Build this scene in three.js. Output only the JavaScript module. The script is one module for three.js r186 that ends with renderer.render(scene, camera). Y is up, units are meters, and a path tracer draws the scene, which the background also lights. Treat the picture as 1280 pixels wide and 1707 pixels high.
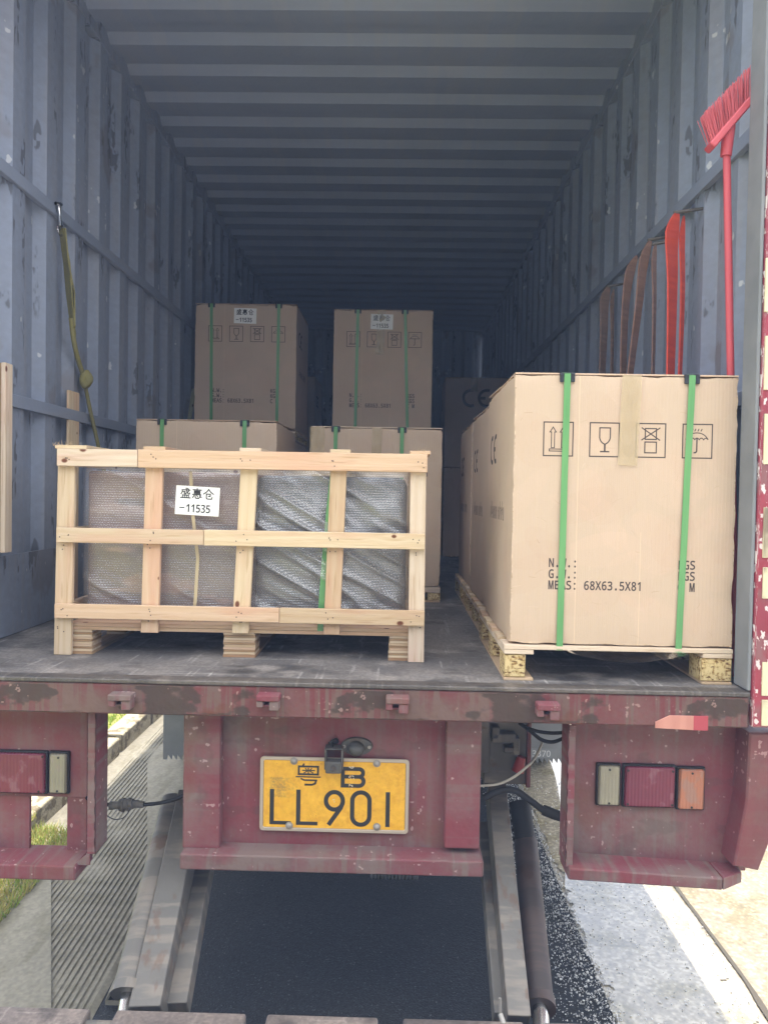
import * as THREE from 'three';
import { RoundedBoxGeometry } from 'three/addons/geometries/RoundedBoxGeometry.js';
import { mergeGeometries } from 'three/addons/utils/BufferGeometryUtils.js';

// ------------------------------------------------------------------ camera, sky, sun, exposure
const scene = new THREE.Scene();
const F = 1230, W0 = 1280, H0 = 1707;                       // focal length in photo pixels, photo size
const camera = new THREE.PerspectiveCamera(2 * Math.atan(H0 / 2 / F) * 180 / Math.PI, W0 / H0, 0.05, 800);
const VP = [662, 825], ROLL = 0.0175;                       // where the truck's long axis vanishes, clockwise roll
const zc = new THREE.Vector3(-(VP[0] - W0 / 2) / F, (VP[1] - H0 / 2) / F, 1).normalize();
const xc = new THREE.Vector3(Math.cos(ROLL), -Math.sin(ROLL), 0); xc.addScaledVector(zc, -xc.dot(zc)).normalize();
const yc = new THREE.Vector3().crossVectors(zc, xc);
const camRot = new THREE.Matrix4().makeBasis(xc, yc, zc).transpose();
camera.position.set(0, 1.70, 2.107);
camera.quaternion.setFromRotationMatrix(camRot);
scene.add(camera);
const SUN = new THREE.Vector3(0.03, 1, -0.30).normalize();
const sun = new THREE.DirectionalLight(0xfff5ea, 5);
sun.position.copy(SUN).multiplyScalar(40); sun.castShadow = true; sun.shadow.mapSize.set(2048, 2048);
Object.assign(sun.shadow.camera, { left: -12, right: 12, top: 12, bottom: -12, near: 1, far: 80 });
scene.add(sun, sun.target);
function rng(s) { return () => { s |= 0; s = s + 0x6D2B79F5 | 0; let t = Math.imul(s ^ s >>> 15, 1 | s); t = t + Math.imul(t ^ t >>> 7, 61 | t) ^ t; return ((t ^ t >>> 14) >>> 0) / 4294967296; }; }
function lattice(period, seed) { const r = rng(seed * 7919 + period * 13 + 5), a = new Float32Array(period * period); for (let i = 0; i < a.length; i++) a[i] = r(); return a; }
const latCache = {};
function vn(u, v, pu, pv, seed) {                           // tileable value noise, u v in 0..1, pu x pv cells
  const k = pu + '_' + pv + '_' + seed; let L = latCache[k];
  if (!L) { const r = rng(seed * 7919 + pu * 131 + pv * 17); L = latCache[k] = new Float32Array(pu * pv); for (let i = 0; i < L.length; i++) L[i] = r(); }
  let x = u * pu, y = v * pv; const xi = Math.floor(x), yi = Math.floor(y); x -= xi; y -= yi;
  x = x * x * (3 - 2 * x); y = y * y * (3 - 2 * y);
  const x0 = ((xi % pu) + pu) % pu, x1 = (x0 + 1) % pu, y0 = ((yi % pv) + pv) % pv, y1 = (y0 + 1) % pv;
  return (L[y0 * pu + x0] * (1 - x) + L[y0 * pu + x1] * x) * (1 - y) + (L[y1 * pu + x0] * (1 - x) + L[y1 * pu + x1] * x) * y;
}
function fbm(u, v, pu, pv, oct, seed) { let s = 0, a = 0.5, n = 0; for (let i = 0; i < oct; i++) { s += a * vn(u, v, pu << i, pv << i, seed + i); n += a; a *= 0.5; } return s / n; }
const sm = (a, b, x) => { x = Math.min(1, Math.max(0, (x - a) / (b - a))); return x * x * (3 - 2 * x); };
const lerp = (a, b, t) => a + (b - a) * t, mix3 = (a, b, t) => [lerp(a[0], b[0], t), lerp(a[1], b[1], t), lerp(a[2], b[2], t)];
{
  const w = 1024, h = 512, d = new Float32Array(w * h * 4);
  for (let j = 0; j < h; j++) for (let i = 0; i < w; i++) {
    const el = ((j + 0.5) / h - 0.5) * Math.PI, az = ((i + 0.5) / w - 0.5) * 2 * Math.PI;
    const y = Math.sin(el), x = Math.cos(el) * Math.cos(az), z = Math.cos(el) * Math.sin(az);
    const up = Math.max(0, y);
    let c = mix3([1.12, 1.2, 1.3], [0.30, 0.50, 0.98], Math.pow(up, 0.7));
    const q = 1 / (up + 0.25), n = fbm(0.5 + x * q * 0.16, 0.5 + z * q * 0.16, 6, 6, 6, 31);
    c = mix3(c, [1.7, 1.7, 1.7], 0.92 * sm(0.34, 0.52, n));
    const s = Math.max(0, x * SUN.x + y * SUN.y + z * SUN.z);
    const halo = 0.5 * Math.pow(s, 6) + 1.6 * Math.pow(s, 40);
    const k = (j * w + i) * 4; d[k] = c[0] + halo; d[k + 1] = c[1] + halo * 0.98; d[k + 2] = c[2] + halo * 0.93; d[k + 3] = 1;
  }
  const t = new THREE.DataTexture(d, w, h, THREE.RGBAFormat, THREE.FloatType);
  t.mapping = THREE.EquirectangularReflectionMapping; t.magFilter = THREE.LinearFilter; t.minFilter = THREE.LinearFilter; t.needsUpdate = true;
  scene.background = t; scene.environment = t;
}
const renderer = new THREE.WebGLRenderer({ antialias: true });
renderer.toneMapping = THREE.LinearToneMapping; renderer.toneMappingExposure = 2.35;
renderer.shadowMap.enabled = true; renderer.setSize(767, 1024);

// ------------------------------------------------------------------ helpers
// a photo pixel met with a plane of the place (x, y or z given)
function P(px, py, plane) {
  const d = new THREE.Vector3((px - W0 / 2) / F, -(py - H0 / 2) / F, -1).applyMatrix4(camRot), o = camera.position;
  const a = 'z' in plane ? 'z' : 'y' in plane ? 'y' : 'x';
  return o.clone().addScaledVector(d, (plane[a] - o[a]) / d[a]);
}
function R(x0, y0, x1, y1, z) {                              // pixel rectangle on the plane z -> metres
  const ym = (y0 + y1) / 2, xm = (x0 + x1) / 2;
  return { x0: P(x0, ym, { z }).x, x1: P(x1, ym, { z }).x, y1: P(xm, y0, { z }).y, y0: P(xm, y1, { z }).y };
}
const rand = rng(4711);
const used = {};
function numbered(name) { const n = used[name] = (used[name] ?? -1) + 1; return n ? name + '_' + String(n).padStart(3, '0') : name; }
function tag(o, label, category, group, kind) { Object.assign(o.userData, { label, category }); if (group) o.userData.group = group; if (kind) o.userData.kind = kind; return o; }
function thing(name, label, category, [x, y, z] = [0, 0, 0], turn = 0, group) {
  const o = new THREE.Group(); o.name = numbered(name); o.position.set(x, y, z); o.rotation.y = turn; scene.add(o); return tag(o, label, category, group);
}
function part(name, geo, mat, parent, pos) {
  const g = Array.isArray(geo) ? mergeGeometries(geo.map(clean)) : geo;
  const m = new THREE.Mesh(g, mat); m.name = parent === scene ? numbered(name) : name; m.castShadow = m.receiveShadow = true;
  if (pos) m.position.set(...pos); parent.add(m); return m;
}
function clean(g) { g = g.index ? g.toNonIndexed() : g; const o = new THREE.BufferGeometry(); for (const k of ['position', 'normal', 'uv']) o.setAttribute(k, g.getAttribute(k)); return o; }
// uv in metres, the grain (u) along the longest side
function metric(g, grain = null, off = [0, 0]) {
  g.computeBoundingBox(); const b = g.boundingBox, s = [b.max.x - b.min.x, b.max.y - b.min.y, b.max.z - b.min.z];
  const ga = grain ?? s.indexOf(Math.max(...s)), p = g.attributes.position, n = g.attributes.normal, uv = new Float32Array(p.count * 2);
  for (let i = 0; i < p.count; i++) {
    const q = [p.getX(i), p.getY(i), p.getZ(i)], m = [Math.abs(n.getX(i)), Math.abs(n.getY(i)), Math.abs(n.getZ(i))];
    const na = m.indexOf(Math.max(...m)), o = [0, 1, 2].filter(a => a !== na);
    const ua = o.includes(ga) ? ga : o[0], va = o.find(a => a !== ua);
    uv[2 * i] = q[ua] + off[0]; uv[2 * i + 1] = q[va] + off[1];
  }
  g.setAttribute('uv', new THREE.BufferAttribute(uv, 2)); return g;
}
const nonIdx = g => g.index ? g.toNonIndexed() : g;
function rb(w, h, d, r = 0.003, grain = null, off = null) {  // box with rounded edges
  r = Math.min(r, w * 0.45, h * 0.45, d * 0.45);
  return metric(nonIdx(new RoundedBoxGeometry(w, h, d, 1, r)), grain, off ?? [rand() * 7, rand() * 7]);
}
function bx(x0, x1, y0, y1, z0, z1, r = 0.003, grain = null, off = null) { const g = rb(Math.abs(x1 - x0), Math.abs(y1 - y0), Math.abs(z1 - z0), r, grain, off); g.translate((x0 + x1) / 2, (y0 + y1) / 2, (z0 + z1) / 2); return g; }
function tube(pts, r, seg = 40, rad = 8, closed = false) { return metric(new THREE.TubeGeometry(new THREE.CatmullRomCurve3(pts.map(p => p.isVector3 ? p : new THREE.Vector3(...p))), seg, r, rad, closed).toNonIndexed()); }
function rod(a, b, r0, r1 = r0, seg = 20) {
  a = a.isVector3 ? a : new THREE.Vector3(...a); b = b.isVector3 ? b : new THREE.Vector3(...b);
  const g = new THREE.CylinderGeometry(r1, r0, a.distanceTo(b), seg, 1); metric(g);
  g.applyQuaternion(new THREE.Quaternion().setFromUnitVectors(new THREE.Vector3(0, 1, 0), b.clone().sub(a).normalize())); g.translate((a.x + b.x) / 2, (a.y + b.y) / 2, (a.z + b.z) / 2); return g;
}
function beamBetween(a, b, w, h, r = 0.004) {                // box-section beam from a to b, w across x
  const g = rb(w, h, a.distanceTo(b), r, 2), m = new THREE.Matrix4(), z = b.clone().sub(a).normalize(), x = new THREE.Vector3(1, 0, 0).addScaledVector(z, -z.x).normalize();
  m.makeBasis(x, new THREE.Vector3().crossVectors(z, x), z); m.setPosition((a.x + b.x) / 2, (a.y + b.y) / 2, (a.z + b.z) / 2); return g.applyMatrix4(m);
}
// ribbon: flat band through points with a width direction at each point
function ribbon(pts, widths, dirs, th = 0.0025) {
  const pos = [], uv = [], idx = []; let len = 0;
  const N = pts.length, V = i => (i < 0 ? pts[0] : i >= N ? pts[N - 1] : pts[i]);
  for (let i = 0; i < N; i++) {
    if (i) len += pts[i].distanceTo(pts[i - 1]);
    const t = V(i + 1).clone().sub(V(i - 1)).normalize(), d = (Array.isArray(dirs) ? dirs[i] : dirs).clone(), n = new THREE.Vector3().crossVectors(t, d).normalize(), w = (Array.isArray(widths) ? widths[i] : widths) / 2;
    for (const [s, k] of [[-1, 1], [1, 1], [1, -1], [-1, -1]]) { const q = pts[i].clone().addScaledVector(d, s * w).addScaledVector(n, k * th / 2); pos.push(q.x, q.y, q.z); uv.push(len, s * w); }
  }
  for (let i = 0; i + 1 < N; i++) for (let k = 0; k < 4; k++) { const a = i * 4 + k, b = i * 4 + (k + 1) % 4, c = a + 4, d = b + 4; idx.push(a, b, c, b, d, c); }
  idx.push(0, 1, 2, 0, 2, 3); const e = (N - 1) * 4; idx.push(e, e + 2, e + 1, e, e + 3, e + 2);
  const g = new THREE.BufferGeometry(); g.setAttribute('position', new THREE.Float32BufferAttribute(pos, 3)); g.setAttribute('uv', new THREE.Float32BufferAttribute(uv, 2)); g.setIndex(idx);
  const h = g.toNonIndexed(); h.computeVertexNormals(); return h;
}
function extrude(pts, depth, bevel = 0.003) {                // polygon in x,y (metres) with a thickness along z, ending at z = 0
  const s = new THREE.Shape(pts.map(p => new THREE.Vector2(p[0], p[1])));
  const g = new THREE.ExtrudeGeometry(s, { depth: depth - 2 * bevel, bevelEnabled: true, bevelThickness: bevel, bevelSize: bevel, bevelOffset: -bevel, bevelSegments: 1 });
  g.translate(0, 0, -depth + bevel); return metric(g);
}

// ------------------------------------------------------------------ textures and materials
function tex(w, h, f, { srgb = true, rep = [1, 1] } = {}) {
  const d = new Uint8Array(w * h * 4);
  for (let j = 0; j < h; j++) for (let i = 0; i < w; i++) { const c = f((i + 0.5) / w, (j + 0.5) / h), k = (j * w + i) * 4; for (let q = 0; q < 3; q++) d[k + q] = Math.max(0, Math.min(255, Array.isArray(c) ? c[q] : c)); d[k + 3] = 255; }
  const t = new THREE.DataTexture(d, w, h); t.wrapS = t.wrapT = THREE.RepeatWrapping; t.magFilter = THREE.LinearFilter; t.minFilter = THREE.LinearMipmapLinearFilter; t.generateMipmaps = true;
  if (srgb) t.colorSpace = THREE.SRGBColorSpace; t.repeat.set(...rep); t.needsUpdate = true; return t;
}
function canvasTex(w, h, draw, srgb = true) {
  const c = document.createElement('canvas'); c.width = w; c.height = h; draw(c.getContext('2d'), w, h);
  const t = new THREE.CanvasTexture(c); if (srgb) t.colorSpace = THREE.SRGBColorSpace; t.anisotropy = 8; return t;
}
const std = o => new THREE.MeshStandardMaterial(o), phy = o => new THREE.MeshPhysicalMaterial(o);
// pine: u is the grain, tile 1 m x 0.5 m
const knots = []; { const r = rng(77); for (let i = 0; i < 5; i++) knots.push([r(), r(), 0.004 + r() * 0.005]); }
const woodTex = tex(1024, 512, (u, v) => {
  let warp = 0; for (const [ku, kv, kr] of knots) { let du = Math.abs(u - ku), dv = v - kv; du = Math.min(du, 1 - du); if (dv > .5) dv -= 1; if (dv < -.5) dv += 1; warp += 0.03 * Math.exp(-(du * du) / 0.0016) * Math.exp(-(dv * dv) / 0.004) * Math.sign(dv); }
  const w = v + 0.02 * fbm(u, v, 3, 3, 3, 5) - warp;
  const rings = 0.5 + 0.5 * Math.sin(w * 2 * Math.PI * 17 + 5 * fbm(u, v, 2, 6, 3, 9)), fine = fbm(u, w, 6, 160, 3, 3), patch = fbm(u, v, 4, 10, 4, 21);
  let c = mix3([228, 210, 182], [208, 182, 146], 0.42 * rings * (0.4 + 0.6 * patch) + 0.35 * fine - 0.05);
  c = mix3(c, [218, 178, 152], 0.5 * sm(0.55, 0.75, fbm(u, v, 3, 8, 3, 41)));
  c = mix3(c, [190, 160, 124], 0.5 * sm(0.62, 0.8, fbm(u, v, 8, 60, 3, 51)));
  for (const [ku, kv, kr] of knots) { let du = Math.abs(u - ku), dv = Math.abs(v - kv) * 0.5; du = Math.min(du, 1 - du); const r = Math.hypot(du * 0.7, dv); c = mix3([112, 66, 38], c, sm(kr * 0.5, kr * 1.2, r)); }
  return c;
}, { rep: [1, 2] });
const woodBump = tex(512, 512, (u, v) => 255 * (0.6 * fbm(u, v, 8, 120, 3, 3) + 0.4 * fbm(u, v, 40, 90, 2, 8)), { srgb: false, rep: [1, 2] });
const woodMats = [0xf2f3fa, 0xe9e5e0, 0xefe1da, 0xf2efe6, 0xdfd5ca].map(c => std({ map: woodTex, color: c, roughness: 0.8, bumpMap: woodBump, bumpScale: 0.0012 }));
const oldWood = std({ map: woodTex, color: 0xb9a894, roughness: 0.9, bumpMap: woodBump, bumpScale: 0.0015 });
const wood = i => woodMats[(i ?? Math.floor(rand() * 5)) % 5];
const plyTex = tex(256, 512, (u, v) => { const k = v * 40, f = k - Math.floor(k), n = vn(0.5, v, 1, 40, 4), g = fbm(u, v, 20, 80, 3, 6); return mix3([208, 184, 148], [150, 118, 84], 0.55 * n + 0.5 * (g - 0.5) + (f < 0.16 ? 0.45 : 0)); }, { rep: [5, 5] });
const plyEdge = std({ map: plyTex, roughness: 0.9 });
const osbTex = tex(512, 512, (u, v) => { const a = fbm(u, v, 40, 26, 3, 2), b = fbm(u, v, 24, 60, 3, 12), c = fbm(u, v, 90, 90, 2, 22); let k = mix3([214, 192, 140], [150, 116, 66], sm(0.4, 0.75, 0.5 * a + 0.3 * b + 0.2 * c)); return mix3(k, [92, 64, 34], 0.75 * sm(0.6, 0.72, b)); }, { rep: [4, 4] });
const chipboard = std({ map: osbTex, roughness: 0.95, bumpMap: osbTex, bumpScale: 0.002 });
// worn dusty red paint on steel, tile 1 m
function redPaint(seed, dust, rustK, streak) {
  return tex(1024, 1024, (u, v) => {
    const n = fbm(u, v, 4, 4, 5, seed), m = fbm(u, v, 9, 7, 5, seed + 7), s = fbm(u, v, 70, 3, 3, seed + 3), f = fbm(u, v, 120, 120, 2, seed + 11);
    let c = mix3([128, 60, 68], [110, 53, 61], n);
    c = mix3(c, [142, 80, 86], 0.5 * sm(0.5, 0.8, m));
    const du = Math.min(1, dust * (0.45 * sm(0.3, 0.7, m) + 0.5 * sm(0.35, 0.75, n) + streak * sm(0.45, 0.75, s)) + 0.25 * (f - 0.5));
    c = mix3(c, [118, 100, 95], Math.max(0, du));
    c = mix3(c, [112, 64, 46], rustK * sm(0.56, 0.72, fbm(u, v, 6, 8, 5, seed + 20)));
    c = mix3(c, [70, 62, 56], 0.8 * rustK * sm(0.64, 0.72, fbm(u, v, 10, 14, 5, seed + 30)));
    const ch = fbm(u, v, 60, 60, 3, seed + 40) * (0.8 + 0.35 * fbm(u, v, 5, 5, 3, seed + 44)); if (ch > 0.77) c = mix3(c, [180, 158, 154], 0.7 * sm(0.77, 0.82, ch));
    return c;
  });
}
const steelBump = tex(512, 512, (u, v) => 255 * (0.55 * fbm(u, v, 5, 5, 5, 61) + 0.45 * fbm(u, v, 60, 60, 3, 62)), { srgb: false });
const red = std({ map: redPaint(100, 1.0, 0.25, 0.25), roughness: 0.62, bumpMap: steelBump, bumpScale: 0.003 });
const redDusty = std({ map: redPaint(200, 1.25, 0.2, 0.5), roughness: 0.8, bumpMap: steelBump, bumpScale: 0.003 });
const redSill = std({ map: redPaint(300, 1.35, 1.0, 0.7), color: 0xe6d8d0, roughness: 0.75, bumpMap: steelBump, bumpScale: 0.004 });
const redChip = std({ map: tex(512, 1024, (u, v) => { let c = mix3([160, 62, 76], [132, 50, 62], fbm(u, v, 4, 8, 4, 71)); c = mix3(c, [130, 112, 106], 0.6 * sm(0.45, 0.75, fbm(u, v, 6, 10, 4, 73))); const k = fbm(u, v, 26, 40, 4, 75) * (0.75 + 0.45 * fbm(u, v, 4, 5, 3, 77)); return k > 0.645 ? mix3(c, [214, 202, 198], sm(0.645, 0.67, k)) : c; }, { rep: [2, 2] }), roughness: 0.6 });
const redPost = std({ map: redPaint(240, 0.7, 0.1, 0.2), color: 0xfff0f0, roughness: 0.55, bumpMap: steelBump, bumpScale: 0.002 });
// grey-blue container paint, scuffed
const bluePaint = tex(1024, 1024, (u, v) => {
  const n = fbm(u, v, 4, 3, 5, 401), s = fbm(u, v, 60, 3, 4, 402), f = fbm(u, v, 90, 90, 3, 403);
  let c = mix3([141, 150, 168], [129, 138, 155], n); c = mix3(c, [146, 147, 154], 0.45 * sm(0.45, 0.75, s)); c = mix3(c, [112, 116, 120], 0.4 * (f - 0.4));
  const a = fbm(u, v, 34, 6, 5, 405) * (0.85 + 0.3 * fbm(u, v, 4, 3, 3, 415)), b = fbm(u, v, 160, 60, 2, 406); if (a > 0.68) c = mix3(c, [74, 76, 82], 0.65 * sm(0.68, 0.74, a) * sm(0.38, 0.6, b));
  const sc = fbm(u, v, 44, 20, 4, 409); if (sc > 0.80) c = mix3(c, [200, 202, 204], 0.8 * sm(0.80, 0.83, sc));
  const ru = fbm(u, v, 8, 5, 5, 411); if (ru > 0.70) c = mix3(c, [112, 104, 100], 0.4 * sm(0.70, 0.76, ru));
  return c;
}, { rep: [0.6, 0.6] });
const blue = std({ map: bluePaint, roughness: 0.55, bumpMap: steelBump, bumpScale: 0.002 });
const blueClean = std({ map: tex(512, 512, (u, v) => { const c = mix3([141, 150, 168], [129, 138, 155], fbm(u, v, 4, 4, 5, 421)); return mix3(c, [146, 147, 154], 0.4 * sm(0.5, 0.75, fbm(u, v, 3, 30, 4, 423))); }, { rep: [0.6, 0.6] }), roughness: 0.55, bumpMap: steelBump, bumpScale: 0.002 });
const floorTex = tex(1024, 1024, (u, v) => {
  const n = fbm(u, v, 3, 5, 5, 501), m = fbm(u, v, 10, 10, 5, 503), f = fbm(u, v, 140, 140, 2, 505), l = fbm(u, v, 5, 60, 4, 507), l2 = fbm(u, v, 50, 6, 4, 509);
  let c = mix3([122, 117, 113], [92, 89, 88], sm(0.3, 0.7, n)); c = mix3(c, [156, 149, 142], 0.6 * sm(0.55, 0.8, m)); c = mix3(c, [150, 146, 142], 0.7 * sm(0.66, 0.78, l) + 0.5 * sm(0.66, 0.8, l2)); c = mix3(c, [44, 42, 42], 0.6 * sm(0.6, 0.8, fbm(u, v, 8, 6, 4, 511)));
  return c.map(q => q * (0.85 + 0.3 * f));
});
const floorMat = std({ map: floorTex, roughness: 0.62, bumpMap: steelBump, bumpScale: 0.003 });
const edgeSteel = std({ map: floorTex, color: 0xd8d4d0, roughness: 0.5, metalness: 0.3 });
const armTex = tex(512, 512, (u, v) => { let c = mix3([110, 106, 100], [88, 86, 82], fbm(u, v, 5, 5, 5, 521)); c = mix3(c, [134, 124, 112], 0.6 * sm(0.5, 0.75, fbm(u, v, 20, 4, 4, 523))); return mix3(c, [92, 66, 52], 0.5 * sm(0.6, 0.75, fbm(u, v, 9, 12, 4, 525))); }, { rep: [2, 2] });
const armSteel = std({ map: armTex, roughness: 0.55, metalness: 0.15, bumpMap: steelBump, bumpScale: 0.002 });
const platformMat = std({ map: floorTex, color: 0xfff4ee, roughness: 0.6, metalness: 0.1, bumpMap: steelBump, bumpScale: 0.003 });
const chrome = std({ color: 0xc8c8c8, metalness: 1, roughness: 0.18 });
const zinc = std({ color: 0x9a9690, metalness: 0.4, roughness: 0.45 });
const rubber = std({ color: 0x1b1b1d, roughness: 0.7 });
const rubberGrey = std({ map: tex(256, 256, (u, v) => { const n = fbm(u, v, 5, 5, 5, 531); return mix3([112, 115, 117], [140, 142, 144], n); }, { rep: [2, 2] }), roughness: 0.85 });
const blackPlastic = std({ color: 0x17181a, roughness: 0.45 });
const dustyPlastic = std({ map: armTex, color: 0xd2d4d6, roughness: 0.7 });

// ------------------------------------------------------------------ heights of the bed
const B = P(640, 1142, { z: 0 }).y;                          // top of the load bed
const LX = -1.43, RX = 1.09, LEN = 7.6, CEIL = B + 2.70, OUT = 0.045;

// ------------------------------------------------------------------ ground
function flat(name, x0, x1, z0, z1, y, mat, nx = 1, nz = 1) {
  const g = new THREE.PlaneGeometry(x1 - x0, z1 - z0, nx, nz); g.rotateX(-Math.PI / 2); g.translate((x0 + x1) / 2, y, (z0 + z1) / 2);
  metric(g, 0); const m = part(name, g, mat, scene); m.userData.kind = 'structure'; return m;
}
const concTex = tex(1024, 1024, (u, v) => {
  const n = fbm(u, v, 4, 4, 5, 601), f = fbm(u, v, 160, 160, 2, 603), m = fbm(u, v, 14, 14, 5, 605);
  let c = mix3([190, 182, 164], [158, 150, 132], n); c = mix3(c, [142, 132, 96], 0.55 * sm(0.5, 0.7, m)); c = mix3(c, [200, 196, 184], 0.35 * sm(0.6, 0.75, f)); return c.map(q => q * (0.82 + 0.36 * f));
}, { rep: [0.5, 0.5] });
const concBump = tex(512, 512, (u, v) => 255 * (0.4 * fbm(u, v, 80, 80, 3, 607) + 0.6 * fbm(u, v, 12, 12, 4, 609)), { srgb: false, rep: [0.8, 0.8] });
const concrete = std({ map: concTex, color: 0xbcb8b0, roughness: 0.75, bumpMap: concBump, bumpScale: 0.006 });
const slabTex = tex(512, 512, (u, v) => { const f = fbm(u, v, 120, 120, 2, 613), n = fbm(u, v, 4, 4, 5, 615), m = fbm(u, v, 30, 8, 4, 617); let c = mix3([146, 143, 132], [126, 123, 112], n); c = mix3(c, [112, 108, 92], 0.5 * sm(0.5, 0.75, m)); return c.map(q => q * (0.9 + 0.2 * f)); }, { rep: [0.7, 0.7] });
const slabGrey = std({ map: slabTex, color: 0xe8e6e0, roughness: 0.9, bumpMap: concBump, bumpScale: 0.004 });
const yardTex = tex(1024, 1024, (u, v) => { const f = fbm(u, v, 200, 200, 2, 621), n = fbm(u, v, 4, 4, 5, 623); let c = mix3([92, 92, 90], [116, 114, 108], n); return c.map(q => q * (0.75 + 0.5 * f)); }, { rep: [0.3, 0.3] });
const slabGreyLate = slabGrey;
const skyGlareConc = phy({ map: concTex, color: 0xdad9d6, roughness: 0.3, bumpMap: concBump, bumpScale: 0.010, clearcoat: 0.6, clearcoatRoughness: 0.15 });
flat('ground', -150, 150, -150, 150, 0, std({ map: yardTex, roughness: 0.9 }));
flat('pavement', 1.25, 5.2, -60, 2.6, 0.0035, concrete);
flat('pavement', -1.9, -0.98, -60, 2.6, 0.0035, slabGreyLate);
flat('gutter', 0.74, 1.25, -60, 1.3, 0.0045, skyGlareConc);  // pale strip added on the wet lane; its colour stands for reflected sky glare
// wet asphalt lane under the truck: dark grit, standing water lies in the low parts
const wetMask = (u, v) => fbm(u, v, 3, 3, 4, 655);
const asphaltTex = tex(1024, 1024, (u, v) => { const f = fbm(u, v, 256, 256, 2, 651), n = fbm(u, v, 5, 5, 5, 653), g = vn(u, v, 330, 330, 657); let c = mix3([26, 29, 33], [40, 41, 42], n); c = c.map(q => q * (0.6 + 0.8 * f)); if (g > 0.9) c = mix3(c, [110, 110, 108], 0.6); return c; }, { rep: [0.8, 0.8] });
const asphaltBump = tex(1024, 1024, (u, v) => 255 * vn(u, v, 340, 340, 661), { srgb: false, rep: [0.8, 0.8] });
const asphalt = phy({ map: asphaltTex, roughness: 0.7, specularIntensity: 0.45, bumpMap: asphaltBump, bumpScale: 0.0014 });
flat('road', -0.98, 0.74, -60, 1.3, 0.004, asphalt);
{ // standing water along the right side of the lane, edges broken up by the grit; pale colour adds sky glare
  const g = new THREE.BufferGeometry(), pos = [], N = 140, M = 60, idx = [], xs = [], z0 = -7, z1 = 0.9;
  const inside = (x, z) => { const k = fbm(0.5 + x * 0.21, 0.5 + z * 0.083, 5, 5, 6, 671), e = fbm(0.5 + x * 0.2, 0.5 + z * 0.08, 90, 240, 2, 675); return sm(0.70, 0.82, x + 0.25 * (k - 0.5)) * sm(1.3, 1.17, x + 0.2 * (k - 0.5)) - 0.55 * (1 - sm(0.36, 0.5, k)) > 0.12 + 0.85 * e; };
  for (let i = 0; i < N * 6; i++) for (let j = 0; j < M * 2; j++) {
    const za = lerp(z0, z1, i / (N * 6)), zb = lerp(z0, z1, (i + 1) / (N * 6)), xa = lerp(0.45, 1.27, j / (M * 2)), xb = lerp(0.45, 1.27, (j + 1) / (M * 2));
    if (!inside((xa + xb) / 2, (za + zb) / 2)) continue;
    pos.push(xa, 0, za, xa, 0, zb, xb, 0, zb, xa, 0, za, xb, 0, zb, xb, 0, za);
  }
  g.setAttribute('position', new THREE.Float32BufferAttribute(pos, 3)); g.computeVertexNormals(); metric(g, 0);
  const m = part('puddle', g, phy({ map: concTex, color: 0xe2e0da, roughness: 0.02, ior: 1.33, specularIntensity: 1, clearcoat: 1, clearcoatRoughness: 0.01 }), scene, [0, 0.0085, 0]); m.userData.kind = 'structure';
}
{ const g = new THREE.IcosahedronGeometry(1, 0), n = 9000, im = new THREE.InstancedMesh(g, std({ color: 0xffffff, roughness: 0.35 }), n), r = rng(55), m = new THREE.Matrix4(), q = new THREE.Quaternion(), c = new THREE.Color();  // pale chips stand in for the glints of wet grit at the lane edge
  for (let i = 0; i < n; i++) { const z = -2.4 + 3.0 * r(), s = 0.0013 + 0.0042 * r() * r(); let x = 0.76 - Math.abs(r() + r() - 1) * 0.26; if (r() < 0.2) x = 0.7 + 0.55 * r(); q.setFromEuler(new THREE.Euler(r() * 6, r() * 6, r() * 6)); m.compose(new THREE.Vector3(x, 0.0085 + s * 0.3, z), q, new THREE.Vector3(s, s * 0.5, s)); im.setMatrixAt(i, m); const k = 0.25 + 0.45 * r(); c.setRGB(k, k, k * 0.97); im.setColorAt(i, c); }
  im.name = 'glint_grit'; tag(im, 'pale grit chips added as glints along the edge of the wet lane', 'glint_grit', null, 'stuff'); scene.add(im); }
// joint between the lane and the pale concrete on the right: a dark crooked crack (real gap filled with dirt)
{ const pts = []; for (let z = 1.2; z > -6; z -= 0.06) pts.push([1.25 + 0.03 * (fbm(0.3, 0.5 + z * 0.05, 4, 40, 3, 681) - 0.5), z]);
  const s = new THREE.Shape([...pts.map(([x, z], i) => new THREE.Vector2(x - 0.006 - 0.012 * vn(0.2, i / 120, 1, 60, 5), -z)), ...pts.reverse().map(([x, z], i) => new THREE.Vector2(x + 0.006, -z))]);
  const g = new THREE.ShapeGeometry(s); g.rotateX(-Math.PI / 2); metric(g, 0); const m = part('pavement_crack', g, std({ color: 0x4a453c, roughness: 1 }), scene, [0, 0.0125, 0]); m.userData.kind = 'structure'; }
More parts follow.
